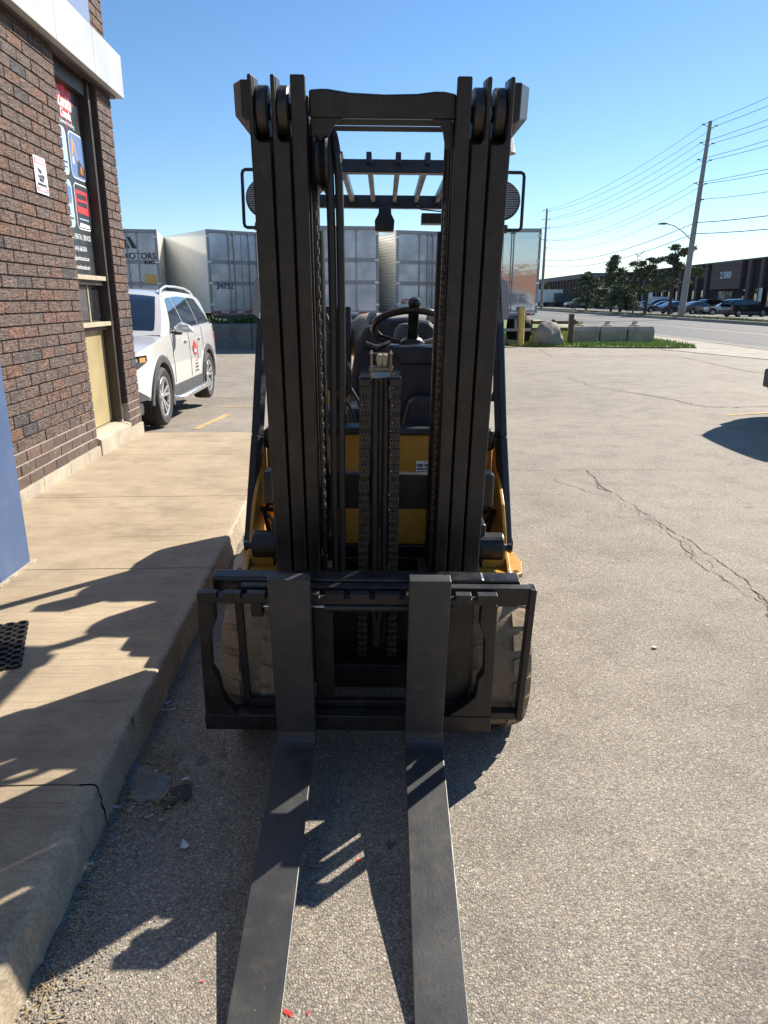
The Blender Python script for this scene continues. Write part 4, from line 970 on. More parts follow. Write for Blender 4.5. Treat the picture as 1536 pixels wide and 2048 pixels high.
# ================================================================= 2380 BUILDING
M_FARBRICK = NT('dark_brick_far'); t = M_FARBRICK
bk = t.n('ShaderNodeTexBrick'); bk.inputs['Scale'].default_value = 1; bk.inputs['Color1'].default_value = (.155, .098, .086, 1); bk.inputs['Color2'].default_value = (.19, .122, .105, 1); bk.inputs['Mortar'].default_value = (.03, .025, .025, 1); bk.inputs['Brick Width'].default_value = .25; bk.inputs['Row Height'].default_value = .09; bk.inputs['Mortar Size'].default_value = .01
mp = t.n('ShaderNodeMapping'); mp.inputs['Rotation'].default_value = (R(90), 0, R(90)); t.l(t.co.outputs['Object'], mp.inputs[0]); t.l(mp.outputs[0], bk.inputs[0]); t.col(bk.outputs[0]).rough(.85); M_FARBRICK = t.m
fb = thing('industrial_building', 'long dark brown brick industrial building numbered 2380 across the road', 'building', (46, 0, 0))
BH = 6.4
MB().box(0, 30, 55, 260, -.2, BH).build('wall', M_FARBRICK, fb)
MB().box(-.35, 30, 54.8, 260, BH, BH+.18).build('parapet', M_TDARK, fb)
y = 56.0; k = 0
while y < 215:
    entr = 96.0 < y < 103.5
    if not entr:
        MB().box(-.38, -.003, y, y+.75, 0, BH-.05).build('pilaster', M_FARBRICK, fb)
        w = MB().box(-.06, -.004, y+1.05, y+2.0, .5, 2.9).build('window', M_GLASS, fb)
        MB().box(-.10, -.061, y+1.05, y+1.14, .45, 2.95).build('window_frame', M_TGREY, w)
    y += 3.1; k += 1
MB().box(-.42, -.005, 95.6, 104.2, 3.0, BH-.02).build('entrance_fascia', M_FARBRICK, fb)
e = MB().box(-.05, -.006, 98, 102, .1, 2.7).build('entrance_door', glass_mat('entrance_glass', (.07, .12, .12), .1), fb)
for yy in (98, 100, 101.9): MB().box(-.12, -.051, yy, yy+.1, .1, 2.75).build('door_frame', M_TGREY, e)
q = HY(1443, 547, 99.5)
text_mesh('2380', 1.25, 'CENTER', .0, 1.32, .05).build('house_number', M_WHITEINK, fb, M=plane_M((-.50, 99.6, 4.35), (0, -1, 0), (0, 0, 1)), recalc=False)
MB().box(2, 12, 80, 86, BH+.18, BH+.9).box(3, 8, 86.4, 89, BH+.18, BH+.6).box(1, 14, 66, 76, BH+.18, BH+1.2).build('rooftop_unit', M_TGREY, fb)
MB().box(-.42, -.39, 150, 160, 3.0, 4.6).build('white_sign', M_TWHITE, fb)
for a_ in ((137, 139.4, 1.6, 3.0), (126, 128, 1.4, 2.8), (89.6, 90.4, 1.4, 3.0)): MB().box(-.42, -.39, *a_).build('wall_notice', M_WHITEINK, fb)
MB().box(2, 30, 175, 262, BH+.18, BH+1.3).build('rear_roof', M_TDARK, fb)

# ================================================================= POLES, WIRES
PX = 27.0; poles = [(27.0, 4.0, 0), (27.0, 67, .62), (27.0, 127, .0), (27, 187, 0), (27, 247, 0)]
TI = [(15.75, -.55), (15.65, .55), (14.35, -.52), (14.3, .5), (13.05, -.5), (13.0, .5), (11.2, -.5), (11.15, .42), (9.9, .35)]
for i, (x, y, ln) in enumerate(poles):
    lab = ['concrete utility pole beside the near end of the far verge', 'leaning concrete utility pole with a street lamp arm in front of the 2380 building', 'tall utility pole rising behind the mirror steel trailer', 'utility pole third along the far road', 'utility pole farthest along the road'][i]
    t = thing('utility_pole', lab, 'utility pole', (x, y, .1), (0, R(0), 0), 'utility poles along the far side of the road')
    if i == 0: t['label'] = 'utility pole nearest along the far verge, right of the picture edge'
    MB().tube([(0, 0, -.2), (ln, 0, 16.0)], [.30, .15], 14).build('shaft', M_POLE, t, smooth=True)
    for z, dx in TI:
        b = ln*z/16; sg = 1 if dx > 0 else -1
        MB().tube([(b+sg*.1, 0, z-.22), (b+dx, 0, z)], .022, 6).build('bracket', M_WIRE, t)
        MB().lathe([(.02, -.14), (.07, -.10), (.045, -.05), (.07, 0), (.045, .05), (.07, .1), (.02, .14)], 'x', (b+dx, 0, z), 10).build('insulator', M_TDARK, t)
    if i in (1, 3):
        a = thing('street_lamp', 'cobra head street lamp on a curved arm fixed to the leaning pole' if i == 1 else 'street lamp on a pole far down the road', 'street lamp', (x+ln*.4, y, 6.6), group=None)
        MB().tube([(0, 0, 0), (-.9, 0, .75), (-1.7, 0, 1.25), (-2.4, 0, 1.42)], .045, 8).build('arm', M_TGREY, a)
        MB().prism([(-3.2, 1.36), (-3.1, 1.46), (-2.7, 1.52), (-2.35, 1.46), (-2.3, 1.38), (-2.6, 1.34)], 'y', -.14, .14).build('lamp_head', M_TDARK, a, bevel=.03)
names = ['top left', 'top right', 'second tier left', 'second tier right', 'third tier left', 'third tier right', 'fourth tier left', 'fourth tier right', 'single lower right']
for k, (z, dx) in enumerate(TI):
    m = MB()
    for (a, b) in zip(poles, poles[1:]):
        pa = Vector((a[0]+a[2]*z/16+dx, a[1], z+.1)); pb = Vector((b[0]+b[2]*z/16+dx, b[1], z+.1)); sag = 1.1+.06*k
        m.tube([pa.lerp(pb, i/14)-Vector((0, 0, sag*4*(i/14)*(1-i/14))) for i in range(15)], .018, 4, False)
    tag(m.build('overhead_wire', M_WIRE), 'dark overhead wire on the '+names[k]+' insulator of the utility poles', 'wire', 'overhead wires along the road')
for k, (z, lab) in enumerate(((8.1, 'upper communication cable strung below the power wires'), (7.2, 'lower communication cable strung below the power wires'))):
    m = MB()
    for (a, b) in zip(poles, poles[1:]):
        pa = Vector((a[0]+a[2]*z/16, a[1], z)); pb = Vector((b[0]+b[2]*z/16, b[1], z))
        m.tube([pa.lerp(pb, i/14)-Vector((0, 0, 1.2*4*(i/14)*(1-i/14))) for i in range(15)], .03, 4, False)
    tag(m.build('cable', M_WIRE), lab, 'cable')

# ================================================================= TREES
M_NEEDLE = NT('pine_needles'); t = M_NEEDLE; g = t.n('ShaderNodeNewGeometry'); t.col(t.ramp(g.outputs['Random Per Island'], [(0, (.055, .072, .036)), (.6, (.10, .125, .06)), (1, (.19, .20, .10))])).rough(.8); M_NEEDLE = t.m
M_BARK = paint('pine_bark', (.07, .055, .045), .9, 0, .3, 6)
def pine(px, X, h, spread, label, seed, layered=False, n=5200):
    rnd = random.Random(seed); d = X*FPX/(px-768); Y = (d-.3)/cP
    t = thing('pine_tree', label, 'tree', (X, Y, .05)); tr = MB().tube([(0, 0, 0), (.1, 0, h*.4), (-.05, .1, h*.75), (0, 0, h*.97)], [.2, .16, .09, .03], 8)
    cl = []
    nb = 20 if layered else 40
    for i in range(nb):
        f = (i+.5)/nb; z = h*(.14+.84*f) if not layered else h*(.36+.60*f); a = rnd.uniform(0, 6.28)
        R0 = spread*(1-f)**.6*(.55+.6*rnd.random()) if not layered else spread*(.95-.45*f)*(.4+.75*rnd.random())
        tip = Vector((R0*math.cos(a), R0*math.sin(a), z+R0*(.05 if layered else -.12)))
        tr.tube([(0, 0, z-.15), tip], [.05, .02], 5); cl += [(tip, .42+.28*rnd.random()), (tip*.6+Vector((0, 0, z*.4)), .36+.2*rnd.random())]
        if layered: cl.append((tip+Vector((rnd.uniform(-.5, .5), rnd.uniform(-.5, .5), .1)), .4))
    cl.append((Vector((0, 0, h*.97)), .35))
    tr.build('trunk', M_BARK, t); m = MB()
    for k in range(n):
        c, r = cl[rnd.randrange(len(cl))]; v = Vector((rnd.gauss(0, 1), rnd.gauss(0, 1), rnd.gauss(0, 1))).normalized()*(rnd.random()**.4)*r; v.z *= .5 if layered else .75
        p = c+v; u = Vector((rnd.uniform(-1, 1), rnd.uniform(-1, 1), rnd.uniform(-.2, 1))).normalized()*.30; w = Vector((rnd.uniform(-1, 1), rnd.uniform(-1, 1), rnd.uniform(-1, 1))).normalized()*.11
        m.add([p-w, p+w, p+u], [(0, 1, 2)])
    m.build('crown', M_NEEDLE, t, recalc=False); return t
pine(1222, 31.5, 7.3, 3.1, 'tall dark bushy pine, left of the white sedan across the road', 3, n=7000)
pine(1172, 33.5, 5.8, 3.8, 'low wide dark pine at the left end of the far lot', 5, n=6500)
pine(1240, 30.5, 4.2, 2.2, 'small bushy pine beside the tall one', 15, n=5000)
pine(1290, 30.5, 6.2, 3.0, 'flat topped pine with layered branches, left of the leaning pole', 8, True, n=4800)
pine(1338, 31.0, 7.2, 3.0, 'open layered pine directly left of the leaning utility pole', 11, True, n=4800)
pine(1090, 42, 5.8, 1.8, 'small dark tree peeking out right of the mirror steel trailer', 21, n=3000)
# bare dead top between the pines
dd = 31*FPX/(1268-768); bt = thing('dead_tree', 'bare leafless branches sticking up between the pines', 'tree', (31, dd/cP, .05)); m = MB(); rnd = random.Random(4)
m.tube([(0, 0, 0), (.1, 0, 3.5), (-.1, 0, 6.9)], [.12, .08, .02], 6)
for k in range(34):
    z = rnd.uniform(4.6, 6.8); a = rnd.uniform(0, 6.28); l = rnd.uniform(.3, 1.0); p = Vector((0, 0, z)); q = p+Vector((l*math.cos(a), l*math.sin(a), rnd.uniform(.1, .6))); m.tube([p, q, q+Vector((rnd.uniform(-.3, .3), 0, .25))], [.025, .018, .008], 4)
m.build('branches', M_BARK, bt)

# ================================================================= FORKLIFT
XR, YF, ROLL = -.03, 2.9, .0105
fk = thing('forklift', 'black and yellow counterbalance forklift with tall mast and two long forks on the asphalt', 'forklift', (XR, YF, 0), (0, ROLL, 0))
TILT = R(8.6); MY0 = 2.458
T_B = Matrix.Translation((0, -YF, 0))
T_M = T_B @ Matrix.Translation((0, MY0, 0)) @ Matrix.Rotation(TILT, 4, 'X')
def fl(x, y, Y): p = HY(x, y, Y); return Vector((p.x-XR-ROLL*p.z, Y, p.z))
def mp_(x, y, v=0.0):
    te = tan_e(y); nY, nZ = math.cos(TILT), math.sin(TILT)
    # Y nY + Z nZ = MY0 nY + v ; Z = CH + Y te
    Y = (MY0*nY+v-CH*nZ)/(nY+te*nZ); p = HY(x, y, Y)
    return (p.x-XR-ROLL*p.z, -(Y-MY0)*math.sin(TILT)+p.z*math.cos(TILT))
def mbox(name, r, v0, v1, mat=M_BLACK, bevel=.004, parent=None, vf=None):   # photo rectangle on the plane v0
    u0, w1 = mp_(r[0], r[1], v0); u1, w0 = mp_(r[2], r[3], v0)
    return MB().box(u0, u1, v0, v1, w0, w1).build(name, mat, parent or fk, M=T_M, bevel=bevel)
# ---- mast rails: three nested channels on each side
WT = 2.195; WN = 2.035
def rail(sg, a, b, kind):
    m = MB(); W0 = .13
    def bx(x0, x1, v0, v1, w0, w1): m.box(min(sg*x0, sg*x1), max(sg*x0, sg*x1), v0, v1, w0, w1)
    if kind == 'inner':
        bx(a, b, 0, .022, W0+.06, WT); bx(a+.014, b-.012, .0225, .095, W0+.06, WT-.02); bx(a, b, .0955, .115, W0+.06, WT-.04)
    else:
        pts = [(a, W0), (b, W0), (b, WN), (a+.018, WN), (a+.006, WN+.006), (a, WN+.018)] if 0 else None
        # front flange cut away at the top, with a rounded corner against the web
        c = b-.012; pr = [(a, W0), (b, W0), (b, WT), (c, WT), (c, WN+.022), (c-.003, WN+.010), (c-.010, WN+.002), (c-.02, WN), (a, WN)]
        pr = [(sg*x, w) for x, w in pr]
        m.prism(pr, 'y', .001, .022)
        bx(b-.014, b-.001, .0225, .10, W0, WT-.001); bx(a, b, .1005, .118, W0, WN+.125)
    return m.build(kind+'_mast_rail', M_BLACK, fk, M=T_M, bevel=.004, seg=2)
for sg in (-1, 1):
    rail(sg, .203, .243, 'inner'); rail(sg, .2505, .296, 'middle'); rail(sg, .3035, .357, 'outer')
    for a in (.2715, .3285):       # guide rollers in the cut-away
        MB().lathe([(.02, -.017), (.060, -.0165), (.0645, -.012), (.0645, .012), (.060, .0165), (.02, .017)], 'x', (sg*a-.003*sg, .074, 2.112), 36).build('guide_roller', M_CHAIN, fk, M=T_M, smooth=True)
        MB().disc('x', (sg*a, .072, 2.112), .022, -.024, .024, 16).build('roller_pin', M_BLACK2, fk, M=T_M)
    # head boxes either side
    s = sg; P = [(.357, 2.065), (.357, 2.185), (.392, 2.185), (.392, 2.095)]
    m = MB(); f = [(s*.3575, .03, 2.185), (s*.380, .03, 2.185), (s*.380, .03, 2.095), (s*.3575, .03, 2.085)]; b_ = [(s*.3575, .15, 2.185), (s*.418, .13, 2.185), (s*.418, .13, 2.105), (s*.3575, .13, 2.03)]
    m.add(f+b_, [(0, 1, 2, 3), (7, 6, 5, 4), (0, 4, 5, 1), (1, 5, 6, 2), (2, 6, 7, 3), (3, 7, 4, 0)])
    m.build('mast_head_box', M_BLACK, fk, M=T_M, bevel=.003)
    # lift cylinder behind the rails, its rod and the edge-on lift chain
    MB().tube([(sg*.202, .165, .35), (sg*.202, .165, 1.80)], .027, 16).build('lift_cylinder', M_BLACK2, fk, M=T_M, smooth=True)
    MB().tube([(sg*.202, .165, 1.80), (sg*.202, .165, 2.10)], .016, 12).build('cylinder_rod', M_BLACK2, fk, M=T_M, smooth=True)
    m = MB()
    for k in range(66): w = .5+k*.021; m.box(sg*.190-.004, sg*.190+.004+(.004 if k % 2 else 0), .055, .080, w, w+.018)
    m.build('lift_chain', M_CHAIN, fk, M=T_M)
# grooves are dark by depth; cross members
m = MB(); Pc = [mp_(x, y, .03) for x, y in ((617, 180), (640, 178), (655, 178), (700, 185), (770, 188), (835, 186), (870, 181), (890, 181), (914, 186), (914, 236), (617, 236))]
m.prism([(u, w) for u, w in Pc], 'y', .03, .075); m.build('mast_crosshead', M_BLACK, fk, M=T_M, bevel=.006)
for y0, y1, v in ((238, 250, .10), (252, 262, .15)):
    u0, w1 = mp_(632, y0, v); u1, w0 = mp_(900, y1, v); MB().box(-.19, .19, v, v+.035, w0, w1).build('upper_crossmember', M_CLAD, fk, M=T_M, bevel=.003)  # lighter grey than the mast stands in for ground bounce on the undersides
Pg = [mp_(x, y, .04) for x, y in ((620, 235), (690, 235), (672, 246), (662, 262), (652, 290), (646, 330), (640, 345), (630, 345))]
MB().prism(Pg, 'y', .04, .055).build('gusset', M_BLACK, fk, M=T_M, bevel=.002)
Pg = [mp_(x, y, .04) for x, y in ((905, 236), (862, 236), (880, 246), (886, 262), (890, 290), (893, 297), (900, 297), (908, 290))]
MB().prism(Pg, 'y', .04, .055).build('gusset', M_BLACK, fk, M=T_M, bevel=.002)
MB().lathe([(.01, -.02), (.085, -.02), (.09, -.013), (.078, 0), (.09, .013), (.085, .02), (.01, .02)], 'x', (-.168, .10, 1.99), 32).build('hose_sheave', M_BLACK2, fk, M=T_M, smooth=True)
for k, (xo, vo) in enumerate(((0, .0), (.026, .004))):
    pts = [(-.160+xo*.4, .15, 2.05), (-.158+xo*.6, .11, 2.07), (-.152+xo*.8, .07, 2.05), (-.146+xo, .05, 1.98), (-.143+xo, .045, 1.85), (-.143+xo, .045, 1.5), (-.150+xo, .05, 1.1), (-.153+xo, .05, .72), (-.15+xo, .06, .45)]
    sm = []
    for i in range(len(pts)-1):
        for q in range(4): sm.append(Vector(pts[i]).lerp(Vector(pts[i+1]), q/4))
    for _ in range(3): sm = [sm[0]]+[(sm[i-1]+sm[i]*2+sm[i+1])/4 for i in range(1, len(sm)-1)]+[sm[-1]]
    MB().tube(sm, .0125, 10).build('mast_hose', M_RUBBER, fk, M=T_M, smooth=True)
for w in (.87, 1.35): 
    MB().box(-.19, .19, .20, .23, w-.035, w+.105).build('mast_crossmember', M_BLACK, fk, M=T_M, bevel=.004) if w < 1 else None
MB().box(-.19, .19, .045, .09, .13, .24).box(-.30, .30, .12, .16, .30, .60).build('lower_crossmember', M_BLACK, fk, M=T_M, bevel=.004)
for x in (-.175, .165): MB().box(x-.02, x+.02, .03, .10, .55, .68).build('stop_block', M_BLACK2, fk, M=T_M, bevel=.003)
# ---- centre lift cylinder with hoses, chains and crosshead fitting
def plate(u, w, h=.052, d=.012):
    p = []
    for k in range(10):
        a = 2*math.pi*k/10; r = .0125; cy = (h/2-r)*(1 if math.sin(a) > 0 else -1); p.append((r*math.cos(a)*.9, cy+r*math.sin(a)))
    return MB().prism([(x, w+y) for x, y in p], 'x', u-.0024, u+.0024)
lk = MB()
for u in (-.0148, -.0049, .0049, .0148): q = plate(u, 0); lk.add(q.v, q.f)
for u in (-.0099, 0, .0099): q = plate(u, .029); lk.add(q.v, q.f)
lk.disc('x', (0, 0, .0145), .0045, -.0185, .0185, 8); lk.disc('x', (0, 0, -.0145), .0045, -.0185, .0185, 8)
link0 = None
def clean_link():
    me = bpy.data.meshes.new('chain_link'); me.from_pydata(lk.v, [], lk.f); bm = bmesh.new(); bm.from_mesh(me); bmesh.ops.recalc_face_normals(bm, faces=bm.faces); bm.to_mesh(me); bm.free(); me.materials.append(M_CHAIN); return me
LM = clean_link()
for cx0, cx1 in ((mp_(730, 760, .06)[0], mp_(726, 1140, .06)[0]), (mp_(791, 760, .06)[0], mp_(786, 1140, .06)[0])):
    wtop = mp_(730, 765, .06)[1]
    ch = MB().box(cx0-.019, cx0+.019, .045, .085, wtop-.012, wtop+.016).build('leaf_chain', M_BLACK2, fk, M=T_M, bevel=.004)
    MB().box(cx0-.015, cx0+.015, .05, .075, wtop+.0165, wtop+.03).build('chain_anchor', M_CLAD, ch, M=T_M, bevel=.003)
    MB().box(cx0-.004, cx0+.004, .062, .068, .28, wtop).build('chain_core', M_CHAIN, ch, M=T_M)
    k = 0; w = wtop-.018
    while w > .28:
        o = bpy.data.objects.new('chain_link', LM); COL.objects.link(o); o.parent = ch
        f = (wtop-w)/(wtop-.62); o.matrix_local = T_M @ Matrix.Translation((cx0+(cx1-cx0)*f, .065, w)) @ Matrix.Rotation(random.uniform(-.03, .03), 4, 'Z'); w -= .058
cyu = mp_(761, 900, .10)[0]
MB().tube([(cyu, .13, .32), (cyu, .13, 1.36)], .040, 20).build('centre_cylinder', M_BLACK2, fk, M=T_M, smooth=True)
for du in (-.019, .019): MB().tube([(cyu+du, .075, .34), (cyu+du, .075, 1.25), (cyu+du*.9, .09, 1.36)], .0125, 10).build('centre_hose', M_RUBBER, fk, M=T_M, smooth=True)
fr = MB(); wf0, wf1 = mp_(745, 735, .09)[1], mp_(745, 703, .09)[1]; ua, ub = mp_(743, 720, .09)[0], mp_(782, 720, .09)[0]
for u in (ua, ub): fr.box(u-.003, u+.003, .06, .11, wf0-.03, wf1)
fr.tube([(ua-.008, .085, wf1-.006), (ub+.008, .085, wf1-.006)], .0035, 8).tube([(ua-.008, .07, wf0), (ub+.008, .07, wf0)], .010, 10)
ft = fr.build('hose_clamp', M_BRASS, fk, M=T_M)
for u in (ua+.026, ub-.020): MB().lathe([(.001, -.026), (.006, -.02), (.0105, .0), (.0115, .012), (.007, .021), (.001, .023)], 'z', (u, .075, (wf0+wf1)/2), 12).build('hose_end_cap', M_BEIGE, ft, M=T_M, smooth=True)
# ---- carriage and side shifter
SV = -.13                                         # carriage back plane
mbox('carriage_bar', (420, 1158, 968, 1187), -.19, -.13, M_BLACK2, .01)
mbox('carriage_bar', (965, 1160, 1036, 1212), -.19, -.13, M_BLACK2, .005)
u0, w1 = mp_(1018, 1178, -.235); u1, w0 = mp_(1044, 1440, -.235)
MB().box(u1-.022, u1, -.235, -.19, w0-.0, w1).box(-.50, u1-.023, -.230, -.195, w0-.0, w0+.032).build('carriage_frame', M_BLACK, fk, M=T_M, bevel=.004)
MB().box(-.44, u1-.001, -.225, -.195, w1-.065, w1-.0).build('carriage_plate', M_BLACK, fk, M=T_M, bevel=.004)
# side shifter frame: outline with notched top rail and wavy inner sides
FV = -.27
def F(x, y): return mp_(x, y, FV)
tl, tr_, br, bl = F(393, 1190), F(996, 1190), F(980, 1466), F(412, 1458)
ti = F(425, 1210)[1]; bi = F(425, 1433)[1]
top = MB(); nn = [(432, 444), (480, 492), (530, 540), (637, 650), (688, 700), (738, 750), (800, 812), (900, 912), (944, 956)]
pts = [(tl[0], ti)]; pts.append((tl[0], tl[1]))
for a, b in nn: ua_, ub_ = F(a, 1186)[0], F(b, 1186)[0]; pts += [(ua_, tl[1]), (ua_, tl[1]-.017), (ub_, tl[1]-.017), (ub_, tl[1])]
pts += [(tr_[0], tl[1]), (tr_[0], ti)]
top.prism(pts, 'y', FV, FV+.026).build('side_shift_top_rail', M_BLACK, fk, M=T_M, bevel=.002)
bw = F(700, 1462)[1]
MB().box(bl[0]+.0, br[0]-.0, FV, FV+.045, bw, bi).build('side_shift_bottom_rail', M_BLACK, fk, M=T_M, bevel=.003)
def wavy(x_out_t, x_out_b, x_in, flip):
    a = F(x_out_t, 1210)[0]; b = F(x_out_b, 1440)[0]; q = [(a, ti-.0005), (b, bi+.0005)]
    inn = [(x_in[0], 1433), (x_in[1], 1415), (x_in[2], 1395), (x_in[3], 1378), (x_in[4], 1362), (x_in[5], 1345), (x_in[6], 1280), (x_in[7], 1265), (x_in[8], 1250), (x_in[9], 1225), (x_in[10], 1210)]
    q += [(F(x, y)[0], min(ti-.0005, max(bi+.0005, F(x, y)[1]))) for x, y in inn]
    return MB().prism(q, 'y', FV+.002, FV+.043).build('side_shift_end_plate', M_BLACK, fk, M=T_M, bevel=.003)
wavy(393, 412, (475, 456, 444, 440, 436, 424, 420, 423, 430, 428, 426), 1)
wavy(996, 981, (895, 925, 950, 954, 956, 968, 970, 966, 960, 962, 964), 1)
MB().box(F(470, 1300)[0], F(480, 1300)[0]+.008, FV+.05, FV+.075, bi, ti).build('rear_upright', M_BLACK, fk, M=T_M, bevel=.002)
MB().box(F(465, 1300)[0], F(945, 1300)[0], FV+.05, FV+.075, bi-.01, bi+.025).build('rear_rail', M_BLACK, fk, M=T_M, bevel=.002)
for xa, xb in ((627, 664), (888, 948)): MB().box(F(xa, 1300)[0], F(xb, 1300)[0], FV+.06, FV+.09, bi, ti).build('carriage_upright', M_BLACK, fk, M=T_M, bevel=.002)
u0, wc = F(650, 1224); u1 = F(832, 1224)[0]
MB().tube([(u0, FV+.03, wc), (u1+.12, FV+.03, wc)], .0175, 16).tube([(u0-.004, FV+.03, wc), (u0+.03, FV+.03, wc)], .020, 16).build('side_shift_cylinder', M_BLACK2, fk, M=T_M, smooth=True)
MB().tube([(F(520, 1221)[0], FV+.03, wc), (u0, FV+.03, wc)], .0065, 10).build('cylinder_rod', M_STEEL, fk, M=T_M, smooth=True)
MB().box(F(500, 1221)[0], F(524, 1221)[0], FV+.01, FV+.05, wc-.03, wc+.02).build('rod_bracket', M_BLACK2, fk, M=T_M, bevel=.003)
Y_ = [(F(722, 1235)), (F(728, 1262)), (F(742, 1292)), (F(748, 1330)), (F(748, 1375))]
MB().tube([(u, FV+.24, w) for u, w in Y_], .009, 8).tube([(2*Y_[-1][0]-u+.01, FV+.24, w) for u, w in Y_], .009, 8).build('lower_hose', M_RUBBER, fk, M=T_M, smooth=True)
MB().box(-.19, .19, .21, .22, .22, .62).build('inner_shade_plate', M_BLACK, fk, M=T_M)  # added black plate standing in for the shade inside the lower mast
# ---- forks
def fork(xl0, xr0, xl1, xr1):
    v0 = -.345; ul, wt = mp_(xl0, 1162, v0); ur = mp_(xr0, 1162, v0)[0]; ul2, wb = mp_(xl1, 1480, v0); ur2 = mp_(xr1, 1480, v0)[0]
    uc = (ul+ur+ul2+ur2)/4; hw = .0635; th = .043; w0 = .182; L = 1.12; vb = v0+th
    prof = [(vb, wt), (v0, wt), (v0, w0+th+.035), (v0-.006, w0+th+.018), (v0-.018, w0+th+.006), (v0-.036, w0+th)]
    for k in range(1, 7): f = k/6; prof.append((v0-.036-(L-.036)*f, w0+th-(.034*max(0, f-.35)/.65)))
    prof += [(v0-L-.006, w0+.006), (v0-L, w0), (v0, w0), (v0+.022, w0+.006), (v0+.036, w0+.020), (vb, w0+.042)]
    m = MB(); n = len(prof); vs = []
    for s in (-1, 1):
        for v, w in prof:
            f = max(0, (-(v-v0)/L-.93)/.07); vs.append((uc+s*(hw-.02*f**1.6), v, w))
    m.add(vs, [tuple(range(n)), tuple(range(2*n-1, n-1, -1))]+[(i, (i+1) % n, n+(i+1) % n, n+i) for i in range(n)])
    o = m.build('fork', M_FORK, fk, M=T_M, bevel=.003)
    MB().box(uc-hw+.004, uc+hw-.004, vb+.001, vb+.03, wt-.07, wt-.03).build('fork_hook', M_BLACK, o, M=T_M, bevel=.004)
fork(539, 622, 551, 626); fork(814, 896, 815, 890)

# ---- truck body
def B(name, x0, x1, y0, y1, z0, z1, mat, bev=.006, parent=None): return MB().box(x0, x1, y0, y1, z0, z1).build(name, mat, parent or fk, M=T_B, bevel=bev)
zt_ = fl(700, 867, 2.82).z; zb_ = fl(700, 1088, 2.80).z
fpn = B('front_panel', -.43, .43, 2.80, 2.83, zb_, zt_, M_YEL); B('lower_front_plate', -.43, .43, 2.795, 2.83, .30, zb_-.001, M_BLACK)
B('dash_sill', -.43, .43, 2.78, 2.90, zt_+.001, zt_+.03, M_NAVY)
B('chassis', -.36, .36, 2.62, 4.4, .16, .46, M_BLACK)
d0 = fl(832, 948, 2.79); d1 = fl(868, 922, 2.79)
dcl = MB().box(d0.x, d1.x+.03, 2.796, 2.799, d0.z, d1.z).build('warning_decal', M_TAPE_W, fk, M=T_B)
for i, s_ in enumerate(('CAT  CATERPILLAR', 'MANUFACTURED BY', 'LIFT TRUCKS')): text_mesh(s_, .014 if i == 0 else .009, 'LEFT', .0004 if i else .001, .85).build('lettering', M_DARKINK, dcl, M=T_B @ plane_M((d0.x+.004, 2.7945, d1.z-.022-.013*i), (1, 0, 0), (0, 0, 1)), recalc=False)
MB().tube([(fl(848, 930, 2.79).x, 2.792, d1.z-.005), (fl(855, 930, 2.79).x, 2.792, d1.z-.003)], .001, 4).build('scribble', M_DARKINK, dcl, M=T_B)
P_ = [fl(x, y, 3.0) for x, y in ((772, 690), (882, 690), (890, 870), (797, 870), (792, 790), (778, 730))]
P_[1].x += .10; P_[2].x += .10
MB().prism([(p.x, p.z) for p in P_], 'y', 2.98, 3.16).build('dashboard_cowl', M_NAVY, fk, M=T_B, bevel=.015)
c0 = fl(800, 729, 2.96); c1 = fl(880, 692, 2.96)
MB().prism([(c0.x, c0.z), (c1.x+.08, c0.z), (c1.x+.08, c1.z), (c0.x-.03, c1.z)], 'y', 2.955, 3.0).build('dashboard_top', M_NAVY, fk, M=T_B, bevel=.01)
c2 = fl(842, 777, 2.97); MB().disc('y', (c2.x, 0, c2.z), .014, 2.972, 2.979).build('cowl_hole', M_RUBBER, fk, M=T_B)
P_ = [fl(x, y, 2.93) for x, y in ((800, 868), (815, 800), (835, 788), (882, 788), (882, 868))]; P_[3].x += .1; P_[4].x += .1
MB().prism([(p.x, p.z) for p in P_], 'y', 2.90, 2.975).build('lower_cowl', M_NAVY, fk, M=T_B, bevel=.02)
# steering wheel
swc = fl(824, 656, 3.14); rim = [(.163+.017*math.cos(2*math.pi*k/10), .015*math.sin(2*math.pi*k/10)) for k in range(10)]
MW_ = T_B @ Matrix.Translation(swc) @ Matrix.Rotation(R(-28), 4, 'X')
sw_ = MB().lathe(rim, 'z', (0, 0, 0), 48, True).build('steering_wheel', M_BLACK2, fk, M=MW_, smooth=True)
sp_ = MB()
for a in (-90, 30, 150): q = R(a); sp_.bar((.02*math.cos(q), .02*math.sin(q), -.075), (.162*math.cos(q), .162*math.sin(q), -.002), .044, .018)
sp_.lathe([(.001, -.05), (.045, -.055), (.055, -.075), (.05, -.10), (.03, -.12), (.025, -.26)], 'z', (0, 0, 0), 20).build('spokes', M_BLACK2, sw_, M=MW_, bevel=.004)
kn = fl(829, 607, 3.02)
MB().lathe([(.001, -.028), (.012, -.026), (.013, -.018), (.022, -.012), (.0285, .004), (.024, .018), (.012, .026), (.001, .028)], 'z', tuple(kn+Vector((0, -.02, 0))), 16).build('steering_knob', M_BLACK2, sw_, M=T_B, smooth=True)
lv = [fl(730, 690, 3.0), fl(752, 697, 3.0), fl(768, 690, 3.02), fl(780, 684, 3.04)]
MB().tube(lv, [.017, .016, .010, .008], 10).build('direction_lever', M_BLACK2, fk, M=T_B, smooth=True)
for x, y in ((812, 668),): 
    p = fl(x, 668, 3.3); MB().lathe([(.001, .05), (.03, .045), (.05, .02), (.06, -.03), (.07, -.09)], 'z', tuple(p), 16).build('seat_buckle_cover', M_CLAD, fk, M=T_B, smooth=True)
